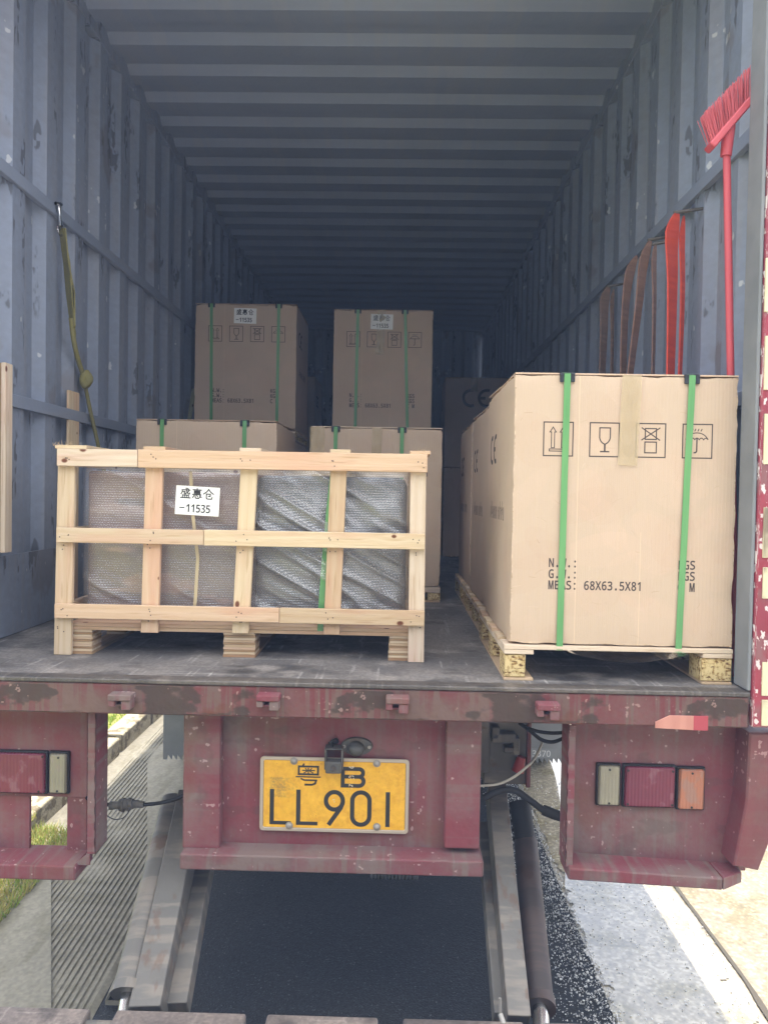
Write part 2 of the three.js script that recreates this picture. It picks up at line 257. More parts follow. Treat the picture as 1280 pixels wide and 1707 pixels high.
// grooved concrete beside the lane, between two plain slabs
{ const x0 = -1.62, x1 = -0.98, pitch = 0.023, prof = []; for (let x = x0; x < x1 - pitch; x += pitch) prof.push([x, 0.007], [x + 0.007, 0.007], [x + 0.011, 0.0135], [x + 0.019, 0.0135]); prof.push([x1, 0.004]);
  const pos = [], zs = []; for (let z = -6; z <= 1.0; z += 0.06) zs.push(z);
  const w = (p, z) => { const k = fbm(0.5 + p[0] * 0.3, 0.5 + z * 0.09, 20, 60, 3, 645), t = sm(0.5, 0.8, k); return [p[0] + 0.05 * (z + 1.4) * 0.6 + 0.002 * (k - 0.5), p[1] > 0.01 ? p[1] - 0.0045 * t : p[1] + 0.0015 * k, z]; };
  for (let i = 0; i + 1 < prof.length; i++) for (let k = 0; k + 1 < zs.length; k++) { const a = w(prof[i], zs[k]), b = w(prof[i], zs[k + 1]), c = w(prof[i + 1], zs[k + 1]), d = w(prof[i + 1], zs[k]); pos.push(...a, ...b, ...c, ...a, ...c, ...d); }
  const g = new THREE.BufferGeometry(); g.setAttribute('position', new THREE.Float32BufferAttribute(pos, 3)); g.computeVertexNormals(); metric(g, 2);
  part('grooved_pavement', g, slabGrey, scene, [0, 0.002, 0]).userData.kind = 'structure';
  const slab = (pts, y) => { const s = new THREE.Shape(pts.map(([x, z]) => new THREE.Vector2(x, -z))); const q = new THREE.ExtrudeGeometry(s, { depth: 0.02, bevelEnabled: false }); q.rotateX(-Math.PI / 2); metric(q, 0); part('pavement', q, slabGrey, scene, [0, y - 0.02, 0]).userData.kind = 'structure'; };
  const a = P(86, 1440, { y: 0.02 }), b = P(86, 1690, { y: 0.02 }), dir = b.clone().sub(a);
  const A = a.clone().addScaledVector(dir, -0.35), Bq = b.clone().addScaledVector(dir, 0.6);
  slab([[A.x, A.z], [Bq.x, Bq.z], [Bq.x - 1.5, Bq.z], [A.x - 0.2, A.z]], 0.022);
  const c = P(246, 1270, { y: 0.02 }), d = P(246, 1500, { y: 0.02 });
  slab([[c.x, c.z], [d.x, d.z], [d.x + 0.12, d.z + 0.6], [-0.93, d.z + 0.6], [-0.93, c.z - 2], [c.x - 0.1, c.z - 2]], 0.021);
}
// kerb of separate stones with the verge behind it
{ const kerb = new THREE.Group(); kerb.name = 'kerb'; kerb.userData.kind = 'structure'; scene.add(kerb);
  const kTex = tex(512, 512, (u, v) => { let c = mix3([176, 170, 150], [136, 126, 100], fbm(u, v, 5, 5, 5, 691)); c = mix3(c, [98, 88, 66], 0.8 * sm(0.5, 0.65, fbm(u, v, 9, 14, 5, 693))); return c.map(q => q * (0.85 + 0.3 * fbm(u, v, 90, 90, 2, 695))); }, { rep: [2, 2] });
  const km = std({ map: kTex, roughness: 0.95, bumpMap: concBump, bumpScale: 0.01 });
  let z = -1.35, i = 0; while (z > -14) { const l = 0.55 + 0.12 * rand(), gap = i % 3 === 1 ? 0.05 : 0.012; part('kerb_stone', bx(-1.90 + 0.01 * rand(), -1.745 + 0.015 * (rand() - 0.5), -0.02, 0.105 + 0.012 * rand(), z - l, z, 0.014), km, kerb); z -= l + gap; i++; }
  const grassTex = tex(512, 512, (u, v) => { const n = fbm(u, v, 10, 10, 4, 697); let c = mix3([112, 122, 52], [150, 142, 84], n); return c.map(q => q * (0.7 + 0.6 * fbm(u, v, 120, 120, 2, 699))); });
  const verge = std({ map: grassTex, roughness: 1 });
  flat('verge', -60, -1.895, -60, 20, 0.085, verge); }
{ const blade = new THREE.BufferGeometry(); blade.setAttribute('position', new THREE.Float32BufferAttribute([-0.5, 0, 0, 0.5, 0, 0, 0.28, 0.55, 0.12, -0.5, 0, 0, 0.28, 0.55, 0.12, -0.28, 0.55, 0.12, -0.28, 0.55, 0.12, 0.28, 0.55, 0.12, 0, 1, 0.42], 3)); blade.computeVertexNormals();
  const n = 32000, gm = phy({ color: 0xffffff, roughness: 0.7, transmission: 0.4, thickness: 0 }), im = new THREE.InstancedMesh(blade, gm, n), r = rng(99), m = new THREE.Matrix4(), q = new THREE.Quaternion(), c = new THREE.Color();
  for (let i = 0; i < n; i++) {
    let x, z, y; const near = i < 13000;
    if (near) { x = -1.50 - Math.pow(r(), 1.4) * 0.75; z = -1.45 + r() * 1.2; if (x > -1.55 - 0.12 * r() && r() < 0.5) x -= 0.15; y = x > -1.74 ? 0.02 : 0.085; }
    else { x = -1.88 - Math.pow(r(), 1.5) * 2.2; z = -1.2 - r() * 8; y = 0.085; if (x > -1.93 && r() < 0.6) x -= 0.1; }
    const h = (near ? 0.04 : 0.045) + 0.05 * r() * r(), wd = 0.004 + 0.004 * r();
    q.setFromEuler(new THREE.Euler((r() - 0.5) * 1.1, r() * 6.283, (r() - 0.5) * 1.1)); m.compose(new THREE.Vector3(x, y - 0.004, z), q, new THREE.Vector3(wd, h, h)); im.setMatrixAt(i, m);
    const k = r(), dry = r() < (near ? 0.62 : 0.2); c.setRGB(...(dry ? [0.42 + 0.12 * k, 0.37 + 0.1 * k, 0.13] : [0.19 + 0.12 * k, 0.31 + 0.14 * k, 0.025])); im.setColorAt(i, c);
  }
  im.name = 'grass'; im.castShadow = im.receiveShadow = true; tag(im, 'sunlit green and straw coloured grass on the verge behind the kerb', 'grass', null, 'stuff'); scene.add(im); }

// ------------------------------------------------------------------ unseen building added behind the camera to keep the low sky out of the box
flat('bounce_apron', -7, 9, 1.3, 7.5, 0.004, std({ map: concTex, color: 0xe4e8f0, roughness: 0.8 }));  // unseen pale ground added to bounce sunlight into the mouth of the box
{ const w = thing('warehouse', 'unseen dark clad building with roller doors added to keep low sky light out of the box', 'warehouse', [0, 0, 9.6]);
  const clad = std({ map: tex(512, 256, (u, v) => { const k = (u * 48) % 1; return mix3([92, 98, 96], [74, 80, 80], fbm(u, v, 5, 5, 4, 631)).map(q => q * (k < 0.2 ? 0.86 : 1)); }, { rep: [0.1, 0.2] }), roughness: 0.8 }), shutter = std({ color: 0x6a6c6a, roughness: 0.6 });
  part('wall', bx(-28, 28, 0, 6.2, 0, 0.3, 0.02, 0), clad, w); part('roof_edge', bx(-28.3, 28.3, 6.2, 6.5, -0.25, 0.4, 0.02, 0), armSteel, w); part('end_wall', bx(-28, -27.7, 0, 6.1, 0.31, 12, 0.02), clad, w); part('end_wall', bx(27.7, 28, 0, 6.1, 0.31, 12, 0.02), clad, w); part('roof', bx(-28.2, 28.2, 6.21, 6.3, 0.41, 12, 0.02), armSteel, w);
  for (const x of [-15, -5, 5, 15]) { const d = part('roller_door', bx(x - 2, x + 2, 0.02, 4.2, -0.06, -0.002, 0.01, 0), shutter, w); for (let i = 0; i < 14; i++) part('slat', bx(x - 1.95, x + 1.95, 0.1 + i * 0.29, 0.36 + i * 0.29, -0.075, -0.061, 0.006, 0), shutter, d); } }

// ------------------------------------------------------------------ the truck
const truck = thing('box_truck', 'dusty red truck with an open corrugated grey-blue box body and yellow plate', 'truck');
const sub = (name, geo, mat, parent) => part(name, geo, mat, parent);
// corrugated sheet: profile along s (metres), depth profile across; two skins 4 mm apart
function corrugate(len, height, place) {
  const P0 = 0.262, dep = 0.036, prof = []; for (let s = 0; s < len; s += P0) prof.push([s, 0], [s + 0.070, 0], [s + 0.105, dep], [s + 0.200, dep], [s + 0.242, 0]); prof.push([len, 0]);
  const pts = prof.filter(p => p[0] <= len); const pos = [], uv = [];
  for (let i = 0; i + 1 < pts.length; i++) for (const o of [0, 0.005]) {
    const a = place(pts[i][0], 0, pts[i][1] + o), b = place(pts[i + 1][0], 0, pts[i + 1][1] + o), c = place(pts[i + 1][0], height, pts[i + 1][1] + o), d = place(pts[i][0], height, pts[i][1] + o);
    pos.push(...a, ...b, ...c, ...a, ...c, ...d); const s0 = pts[i][0], s1 = pts[i + 1][0]; uv.push(s0, 0, s1, 0, s1, height, s0, 0, s1, height, s0, height);
  }
  const g = new THREE.BufferGeometry(); g.setAttribute('position', new THREE.Float32BufferAttribute(pos, 3)); g.setAttribute('uv', new THREE.Float32BufferAttribute(uv, 2)); g.computeVertexNormals(); return g;
}
const H = CEIL - B, Z0 = -0.10;
const wl = sub('side_wall', corrugate(LEN, H, (s, h, d) => [LX - d, B + h, Z0 - s]), blue, truck);
const wr = sub('side_wall', corrugate(LEN, H, (s, h, d) => [RX + d, B + h, Z0 - s]), blue, truck);
sub('roof', corrugate(LEN, RX - LX + 0.06, (s, h, d) => [LX - 0.03 + h, CEIL + d, Z0 - s - 0.10]), blueClean, truck);
sub('front_wall', corrugate(RX - LX + 0.1, H + 0.06, (s, h, d) => [LX - 0.05 + s, B + h, Z0 - LEN - d]), blue, truck);
for (const [w, x, sgn] of [[wl, LX, 1], [wr, RX, -1]]) {
  for (const h of [1.69, 0.87]) sub('lashing_rail', bx(x - sgn * 0.01, x + sgn * 0.014, B + h - 0.024, B + h + 0.024, Z0 - LEN + 0.1, Z0 - 0.02, 0.003), blueClean, w);
  sub('kick_plate', bx(x - sgn * 0.005, x + sgn * 0.007, B + 0.002, B + 0.30, Z0 - LEN + 0.05, Z0 - 0.02, 0.002), blue, w);
  sub('top_rail', bx(x - sgn * 0.06, x + sgn * 0.004, CEIL - 0.05, CEIL + 0.05, Z0 - LEN, Z0, 0.006), blue, w);
}
sub('load_floor', bx(LX - 0.05, RX + 0.05, B - 0.03, B, -LEN - 0.15, -0.012, 0.004, 2), floorMat, truck);
const sill = sub('rear_sill', bx(LX - 0.05, P(1248, 1190, { z: 0 }).x, P(640, 1201, { z: 0 }).y, B - 0.012, -0.16, 0, 0.006, 0, [0.3, 0.2]), redSill, truck);
sub('sill_edge', bx(LX - 0.05, P(1248, 1190, { z: 0 }).x, B - 0.0115, B + 0.002, -0.05, 0.004, 0.004, 0), edgeSteel, sill);
// small hook blocks welded on the sill: a bar with two unequal legs
for (const [x0, y0, x1, y1] of [[180, 1158, 219, 1183], [427, 1159, 466, 1184], [643, 1163, 682, 1189], [895, 1174, 934, 1200]]) {
  const r = R(x0, y0, x1, y1, 0.035), w = r.x1 - r.x0, h = r.y1 - r.y0;
  sub('hook_block', [bx(r.x0, r.x1, r.y1 - h * 0.42, r.y1, -0.004, 0.040, 0.004), bx(r.x0 + w * 0.0, r.x0 + w * 0.3, r.y0 + h * 0.15, r.y1 - h * 0.38, -0.004, 0.036, 0.004), bx(r.x0 + w * 0.55, r.x1 - w * 0.04, r.y0 - h * 0.05, r.y1 - h * 0.38, -0.004, 0.036, 0.004), bx(r.x0 + w * 0.05, r.x1 - w * 0.1, r.y0 + h * 0.12, r.y0 + h * 0.28, -0.004, 0.022, 0.003)], redDusty, sill);
}
{ // pale and red reflective patch on the sill
  const r = R(1092, 1193, 1156, 1217, 0.004), q = R(1155, 1194, 1180, 1218, 0.004);
  const tapeM = std({ map: tex(256, 128, (u, v) => mix3([206, 150, 132], [176, 116, 104], fbm(u, v, 40, 4, 4, 701))), roughness: 0.5 });
  const pts = [[r.x0, r.y0 + 0.004], [r.x1, r.y0], [r.x1, r.y1], [r.x0 + 0.04, r.y1], [r.x0, r.y0 + 0.022]]; const g = extrude(pts, 0.003, 0.0008); g.translate(0, 0, 0.003); sub('reflective_tape', g, tapeM, sill);
  sub('reflective_tape', bx(q.x0 + 0.001, q.x1, q.y0, q.y1, -0.001, 0.003, 0.0008), std({ color: 0xa8424c, roughness: 0.45 }), sill); }
// rear corner posts, right one in view: red, paint chipped along its inner edge
{ const p0 = P(1251, 1154, { z: 0.0 }).x + 0.004, low = P(1262, 1457, { z: -0.03 }).y;
  const post = sub('corner_post', bx(p0, p0 + 0.17, B - 0.10, CEIL + 0.16, -0.12, 0.0, 0.008, 1), redChip, truck);
  sub('door_seal', bx(p0 - 0.012, p0 - 0.001, B + 0.004, CEIL, -0.095, -0.006, 0.004, 1), rubberGrey, post);
  const white = std({ map: tex(256, 256, (u, v) => { const d = fbm(u, v, 6, 6, 5, 711); return mix3([216, 208, 172], [128, 114, 96], 0.9 * sm(0.5, 0.7, d)); }), roughness: 0.4 });
  for (const [y0, y1] of [[430, 520], [560, 650], [690, 774], [846, 930], [946, 998], [1104, 1160], [1167, 1210]]) { const r = R(1270 + (1000 - y0) * 0.008, y0, 1300, y1, 0.002); sub('reflective_tape', bx(r.x0, r.x0 + 0.07, r.y0, r.y1, -0.002, 0.004, 0.001, 1), white, post); }
  sub('door_hinge', [rod([p0 + 0.075, P(1275, 945, { z: 0 }).y, 0.014], [p0 + 0.075, P(1275, 900, { z: 0 }).y, 0.014], 0.014)], redChip, post);
  sub('corner_post', bx(LX - 0.17, LX - 0.01, B - 0.10, CEIL + 0.16, -0.12, 0.0, 0.008, 1), redChip, truck);
  sub('header', bx(LX - 0.17 + 0.165, p0 - 0.004, CEIL + 0.002, CEIL + 0.15, -0.12, 0.0, 0.008, 0), redChip, truck);
}
// recessed panel that carries the number plate
{ const ZP = -0.13, r = R(355, 1198, 752, 1409, ZP), top = P(560, 1200, { z: 0 }).y - 0.001;
  const panel = sub('plate_panel', bx(r.x0 - 0.02, r.x1 + 0.02, r.y0 - 0.02, top, ZP - 0.012, ZP, 0.003, 0), red, truck);
  for (const [a, b] of [[305, 367], [742, 801]]) { const q = R(a, 1197, b, 1416, -0.09); sub('panel_post', bx(q.x0, q.x1, q.y0, top - 0.001, -0.16, -0.09, 0.006, 1), red, panel); }
  const l = R(299, 1430, 806, 1457, -0.05), g = bx(l.x0, l.x1, l.y0, l.y1, -0.20, -0.05, 0.006, 0); sub('lower_lip', g, redDusty, panel);
  // number plate
  const q = R(436, 1265, 679, 1384, ZP + 0.012), pw = q.x1 - q.x0, ph = q.y1 - q.y0;
  const draw = (c, w, h, bump) => {
    const s = w / 440; const ink = bump ? '#ffffff' : '#24272a';
    c.fillStyle = bump ? '#606060' : '#e0a82c'; c.fillRect(0, 0, w, h);
    if (!bump) { const r2 = rng(3); for (let i = 0; i < 2600; i++) { c.fillStyle = `rgba(${r2() < 0.5 ? '246,196,70' : '190,132,30'},${0.03 + 0.1 * r2()})`; c.beginPath(); c.ellipse(r2() * w, r2() * h, s * (1 + 16 * r2()), s * (1 + 9 * r2()), r2() * 3, 0, 7); c.fill(); } for (let i = 0; i < 420; i++) { c.fillStyle = `rgba(110,96,80,${0.05 + 0.1 * r2()})`; c.beginPath(); c.ellipse(s * (25 + 70 * r2() * (0.4 + r2())), s * (60 + 62 * r2()), s * (1 + 4 * r2()), s * (1 + 3 * r2()), 0, 0, 7); c.fill(); } for (let i = 0; i < 26; i++) { c.fillStyle = 'rgba(128,58,24,.75)'; c.beginPath(); c.arc(r2() * w, r2() * h, s * (0.5 + 0.9 * r2()), 0, 7); c.fill(); } }
    c.strokeStyle = bump ? '#ffffff' : '#4c4038'; c.lineWidth = 2.4 * s; c.strokeRect(5 * s, 5 * s, w - 10 * s, h - 10 * s);
    c.strokeStyle = ink; c.lineCap = 'butt'; c.lineJoin = 'miter'; const L = (lw, ...p) => { c.lineWidth = lw * s; c.beginPath(); p.forEach(([x, y], i) => i ? c.lineTo(x * s, y * s) : c.moveTo(x * s, y * s)); c.stroke(); };
    // province character
    L(5, [124, 22], [128, 15]); L(6, [112, 24], [170, 24], [170, 48], [112, 48], [112, 21]); L(3.5, [122, 36], [161, 36]); L(3.5, [141, 28], [141, 45]); L(3, [131, 29], [136, 34]); L(3, [152, 29], [146, 34]); L(3, [138, 38], [127, 44]); L(3, [145, 38], [156, 44]);
    L(4, [103, 56], [178, 56]); L(5, [118, 61], [128, 66], [168, 66]); L(6, [165, 66], [162, 76], [152, 80], [130, 80]);
    // B
    c.lineWidth = 12 * s; c.beginPath(); c.moveTo(245 * s, 80 * s); c.lineTo(245 * s, 28 * s); c.lineTo(294 * s, 28 * s); c.arc(294 * s, 40 * s, 12 * s, -Math.PI / 2, Math.PI / 2); c.lineTo(245 * s, 52 * s); c.moveTo(294 * s, 52 * s); c.arc(294 * s, 66 * s, 14 * s, -Math.PI / 2, Math.PI / 2); c.lineTo(239 * s, 80 * s); c.stroke();
    // L L 9 0 1
    L(13, [32, 96], [32, 205]); L(11, [26, 200], [90, 200]); L(13, [112, 96], [112, 205]); L(11, [106, 200], [171, 200]);
    c.lineWidth = 13 * s; c.beginPath(); c.ellipse(221 * s, 128 * s, 25.5 * s, 27 * s, 0, 0, 7); c.stroke(); L(13, [247, 130], [240, 150], [204, 203]);
    c.beginPath(); c.moveTo(275 * s, 128 * s); c.arc(301 * s, 126 * s, 26 * s, Math.PI, 0); c.lineTo(327 * s, 174 * s); c.arc(301 * s, 174 * s, 26 * s, 0, Math.PI); c.closePath(); c.stroke(); L(13, [382, 97], [382, 205]);
    if (!bump) { const r3 = rng(8); for (const [x, y, n] of [[271, 24, 9], [271, 54, 9], [271, 80, 7], [221, 128, 3], [270, 92, 2]]) for (let i = 0; i < n; i++) { c.fillStyle = r3() < 0.75 ? '#cfc4b0' : '#d8a63a'; c.beginPath(); c.ellipse((x + 14 * (r3() - 0.5)) * s, (y + 9 * (r3() - 0.5)) * s, s * (0.8 + 2 * r3()), s * (0.7 + 1.6 * r3()), 0, 0, 7); c.fill(); } }
  };
  const front = std({ map: canvasTex(880, 440, (c, w, h) => draw(c, w, h, false)), bumpMap: canvasTex(440, 220, (c, w, h) => draw(c, w, h, true), false), bumpScale: 0.0012, roughness: 0.45 });
  const edge = std({ color: 0xb8ac9c, roughness: 0.5, metalness: 0.4 });
  const pg = new RoundedBoxGeometry(pw, ph, 0.006, 2, 0.003); const plate = sub('number_plate', pg, [edge, edge, edge, edge, front, edge], truck); plate.position.set((q.x0 + q.x1) / 2, (q.y0 + q.y1) / 2, ZP + 0.012); plate.rotation.z = -0.001;
  plate.userData.label = 'yellow two-line number plate with black characters';
  const rim = new THREE.Shape(); { const rr = (S, w, h, k) => { S.moveTo(-w + k, -h); S.lineTo(w - k, -h); S.quadraticCurveTo(w, -h, w, -h + k); S.lineTo(w, h - k); S.quadraticCurveTo(w, h, w - k, h); S.lineTo(-w + k, h); S.quadraticCurveTo(-w, h, -w, h - k); S.lineTo(-w, -h + k); S.quadraticCurveTo(-w, -h, -w + k, -h); }; rr(rim, pw / 2 + 0.003, ph / 2 + 0.003, 0.012); const hole = new THREE.Path(); rr(hole, pw / 2 - 0.005, ph / 2 - 0.005, 0.009); rim.holes.push(hole); }
  const rg = new THREE.ExtrudeGeometry(rim, { depth: 0.004, bevelEnabled: true, bevelSize: 0.001, bevelThickness: 0.001, bevelSegments: 1 }); rg.translate(0, 0, 0.0005); sub('plate_rim', metric(rg), edge, plate);
  for (const [x, y] of [[490, 1269], [628, 1273], [482, 1377], [628, 1379]]) { const c = P(x, y, { z: ZP + 0.02 }); const g2 = new THREE.SphereGeometry(0.0095, 16, 8, 0, Math.PI * 2, 0, Math.PI / 2); g2.rotateX(Math.PI / 2); g2.scale(1, 1, 0.75); g2.translate(c.x - plate.position.x, c.y - plate.position.y, 0.0062); const g3 = new THREE.CylinderGeometry(0.0115, 0.0115, 0.003, 16); g3.rotateX(Math.PI / 2); g3.translate(c.x - plate.position.x, c.y - plate.position.y, 0.0055); sub('plate_bolt', [metric(g2), metric(g3)], zinc, plate); }
  // reversing camera above the plate, and the oval plate lamp
  const k = R(541, 1250, 571, 1289, ZP + 0.05), cx = (k.x0 + k.x1) / 2;
  const cam = sub('reversing_camera', [bx(k.x0 + 0.003, k.x1 - 0.003, k.y0, k.y0 + 0.036, ZP + 0.02, ZP + 0.058, 0.005), bx(k.x0 - 0.001, k.x0 + 0.005, k.y0 + 0.008, k.y1, ZP, ZP + 0.048, 0.002), bx(k.x1 - 0.005, k.x1 + 0.001, k.y0 + 0.008, k.y1, ZP, ZP + 0.048, 0.002), bx(k.x0, k.x1, k.y1 - 0.005, k.y1, ZP, ZP + 0.04, 0.002)], dustyPlastic, truck);
  const lensG = new THREE.CylinderGeometry(0.0085, 0.0085, 0.004, 18); lensG.rotateX(Math.PI / 2); lensG.translate(cx, k.y0 + 0.018, ZP + 0.0585); sub('lens', metric(lensG), phy({ color: 0x16181c, roughness: 0.12, clearcoat: 1 }), cam);
  sub('camera_cable', tube([[cx - 0.004, k.y1 - 0.004, ZP + 0.02], [cx - 0.012, k.y1 + 0.012, ZP + 0.022], [cx + 0.004, k.y1 + 0.02, ZP + 0.012], [cx + 0.008, k.y1 + 0.008, ZP + 0.004], [cx - 0.02, k.y1 + 0.004, ZP + 0.004]], 0.004), blackPlastic, cam);
  const lc = P(595, 1243, { z: ZP }); const fl = new THREE.CylinderGeometry(0.047, 0.049, 0.010, 32); fl.rotateX(Math.PI / 2); fl.scale(1, 0.56, 1); fl.translate(lc.x, lc.y, ZP + 0.005);
  const lamp = sub('plate_lamp', [metric(fl)], dustyPlastic, truck);
  const dm = new THREE.SphereGeometry(0.026, 24, 14); dm.scale(1, 0.86, 1.1); dm.translate(lc.x - 0.002, lc.y - 0.004, ZP + 0.012); sub('lamp_dome', metric(dm), std({ map: armTex, color: 0xa8b2b8, roughness: 0.5 }), lamp);
  for (const s of [-1, 1]) sub('screw', rod([lc.x + s * 0.038, lc.y, ZP + 0.009], [lc.x + s * 0.038, lc.y, ZP + 0.013], 0.005), zinc, lamp);
}
// lamp panels on both sides
const lensBump = tex(256, 64, u => 127 + 127 * Math.cos(u * 2 * Math.PI * 24), { srgb: false, rep: [4, 4] });
function lensMat(a, b, seed) { return phy({ map: tex(256, 256, (u, v) => { let c = mix3(a, b, fbm(u, v, 5, 4, 5, seed)); return mix3(c, [142, 126, 124], 0.45 * sm(0.56, 0.74, fbm(u, v, 7, 5, 5, seed + 3))); }, { rep: [5, 5] }), roughness: 0.38, bumpMap: lensBump, bumpScale: 0.0008, clearcoat: 0.3, clearcoatRoughness: 0.4 }); }
const redLens = lensMat([100, 26, 54], [118, 34, 58], 721), amberLens = lensMat([178, 112, 82], [160, 100, 76], 731), clearLens = lensMat([152, 146, 124], [128, 124, 108], 741);
function tailLamp(px, z, mat, name, screws, parent = truck) {
  const r = R(...px, z + 0.02), w = r.x1 - r.x0, h = r.y1 - r.y0;
  const lamp = sub(name, bx(r.x0 - 0.003, r.x1 + 0.003, r.y0 - 0.003, r.y1 + 0.003, z - 0.002, z + 0.012, 0.004), blackPlastic, parent);
  sub('lens', bx(r.x0 + 0.002, r.x1 - 0.002, r.y0 + 0.002, r.y1 - 0.002, z + 0.008, z + 0.022, 0.006, 0), mat, lamp);
  for (const [u, v] of screws) sub('screw', rod([lerp(r.x0, r.x1, u), lerp(r.y0, r.y1, v), z + 0.018], [lerp(r.x0, r.x1, u), lerp(r.y0, r.y1, v), z + 0.0235], 0.0035, 0.0035, 10), blackPlastic, lamp);
  return { r, lamp };
}
{ const ZP = -0.13, topY = P(1100, 1220, { z: 0 }).y - 0.001, r = R(950, 1215, 1246, 1432, ZP);
  const panel = sub('lamp_panel', bx(r.x0, r.x1, r.y0 - 0.03, topY, ZP - 0.012, ZP, 0.003, 0), red, truck);
  const f = R(944, 1213, 957, 1440, -0.05); sub('side_flange', bx(f.x0, f.x0 + 0.006, f.y0 - 0.01, topY, ZP, -0.05, 0.002, 1), redDusty, panel); sub('side_flange', bx(f.x0, f.x1, f.y0 - 0.01, topY - 0.001, -0.056, -0.05, 0.002, 1), redDusty, panel);
  const l = R(945, 1449, 1180, 1472, -0.03), g = bx(0.004, (l.x1 - l.x0) + 0.045, -0.036, 0, -0.115, 0, 0.006, 0); g.rotateZ(-0.042); g.translate(l.x0, P(945, 1447, { z: -0.03 }).y, -0.03); sub('lower_lip', g, redDusty, panel);
  const e0 = l.x1 + 0.044, ey = P(945, 1447, { z: -0.03 }).y - 0.042 * (e0 - l.x0); const eg = extrude([[e0, 0.17], [e0 + 0.09, 0.17], [e0 + 0.075, 0.08], [e0, 0.03]].reverse(), 0.035, 0.003); eg.rotateX(-Math.PI / 2); { const p = eg.attributes.position; for (let i = 0; i < p.count; i++) p.setY(i, p.getY(i) + ey - 0.042 * (p.getX(i) - e0)); metric(eg, 0); } sub('lip_corner', eg, redDusty, panel);
  const pts = [[1249, 1222], [1312, 1222], [1312, 1330], [1264, 1452], [1222, 1444], [1243, 1336]].map(([x, y]) => { const p = P(x, y, { z: -0.045 }); return [p.x, p.y]; });
  const cg = extrude(pts.reverse(), 0.09, 0.005); cg.translate(0, 0, -0.045); sub('side_column', cg, redPost, panel);
  tailLamp([996, 1276, 1034, 1344], ZP, clearLens, 'reversing_lamp', [[0.5, 0.9], [0.5, 0.08]]);
  tailLamp([1040, 1278, 1126, 1347], ZP, redLens, 'tail_lamp', [[0.07, 0.9], [0.93, 0.9], [0.07, 0.09], [0.93, 0.09]]);
  tailLamp([1130, 1282, 1175, 1351], ZP, amberLens, 'turn_lamp', [[0.5, 0.9], [0.5, 0.08]]);
}
{ const ZP = -0.13, topY = P(80, 1192, { z: 0 }).y - 0.001, r = R(-190, 1193, 146, 1416, ZP), hq = R(50, 1328, 112, 1415, ZP);
  const panel = sub('lamp_panel', [bx(r.x0, r.x1, hq.y1, topY, ZP - 0.012, ZP, 0.002, 0, [2, 1]), bx(r.x0, hq.x0, r.y0 - 0.02, hq.y1 + 0.001, ZP - 0.0125, ZP - 0.0005, 0.002, 0, [2, 1]), bx(hq.x1, r.x1, r.y0 - 0.02, hq.y1 + 0.001, ZP - 0.0125, ZP - 0.0005, 0.002, 0, [2, 1])], red, truck);
  const f = R(146, 1193, 160, 1424, -0.05); sub('side_flange', bx(f.x1 - 0.006, f.x1, f.y0, topY, ZP - 0.012, -0.05, 0.002, 1), redDusty, panel); sub('side_flange', bx(f.x0, f.x1, f.y0, topY - 0.001, -0.056, -0.05, 0.002, 1), redDusty, panel);
  const l = R(-190, 1440, 126, 1465, -0.03); sub('lower_lip', bx(l.x0, l.x1, l.y0, l.y1, -0.16, -0.03, 0.006, 0), redDusty, panel);
  const t0 = P(128, 1442, { z: -0.05 }), t1 = P(150, 1424, { z: -0.05 }); const tg = extrude([[t0.x - 0.01, t0.y], [t1.x, t0.y], [t1.x, t1.y], [t1.x - 0.008, t1.y]], 0.006, 0.001); tg.translate(0, 0, -0.05); sub('gusset', tg, redDusty, panel);
  tailLamp([-70, 1254, 76, 1323], ZP, redLens, 'tail_lamp', [[0.97, 0.92], [0.93, 0.08]]);
  tailLamp([81, 1256, 112, 1324], ZP, clearLens, 'reversing_lamp', [[0.55, 0.9], [0.5, 0.08]]);
}
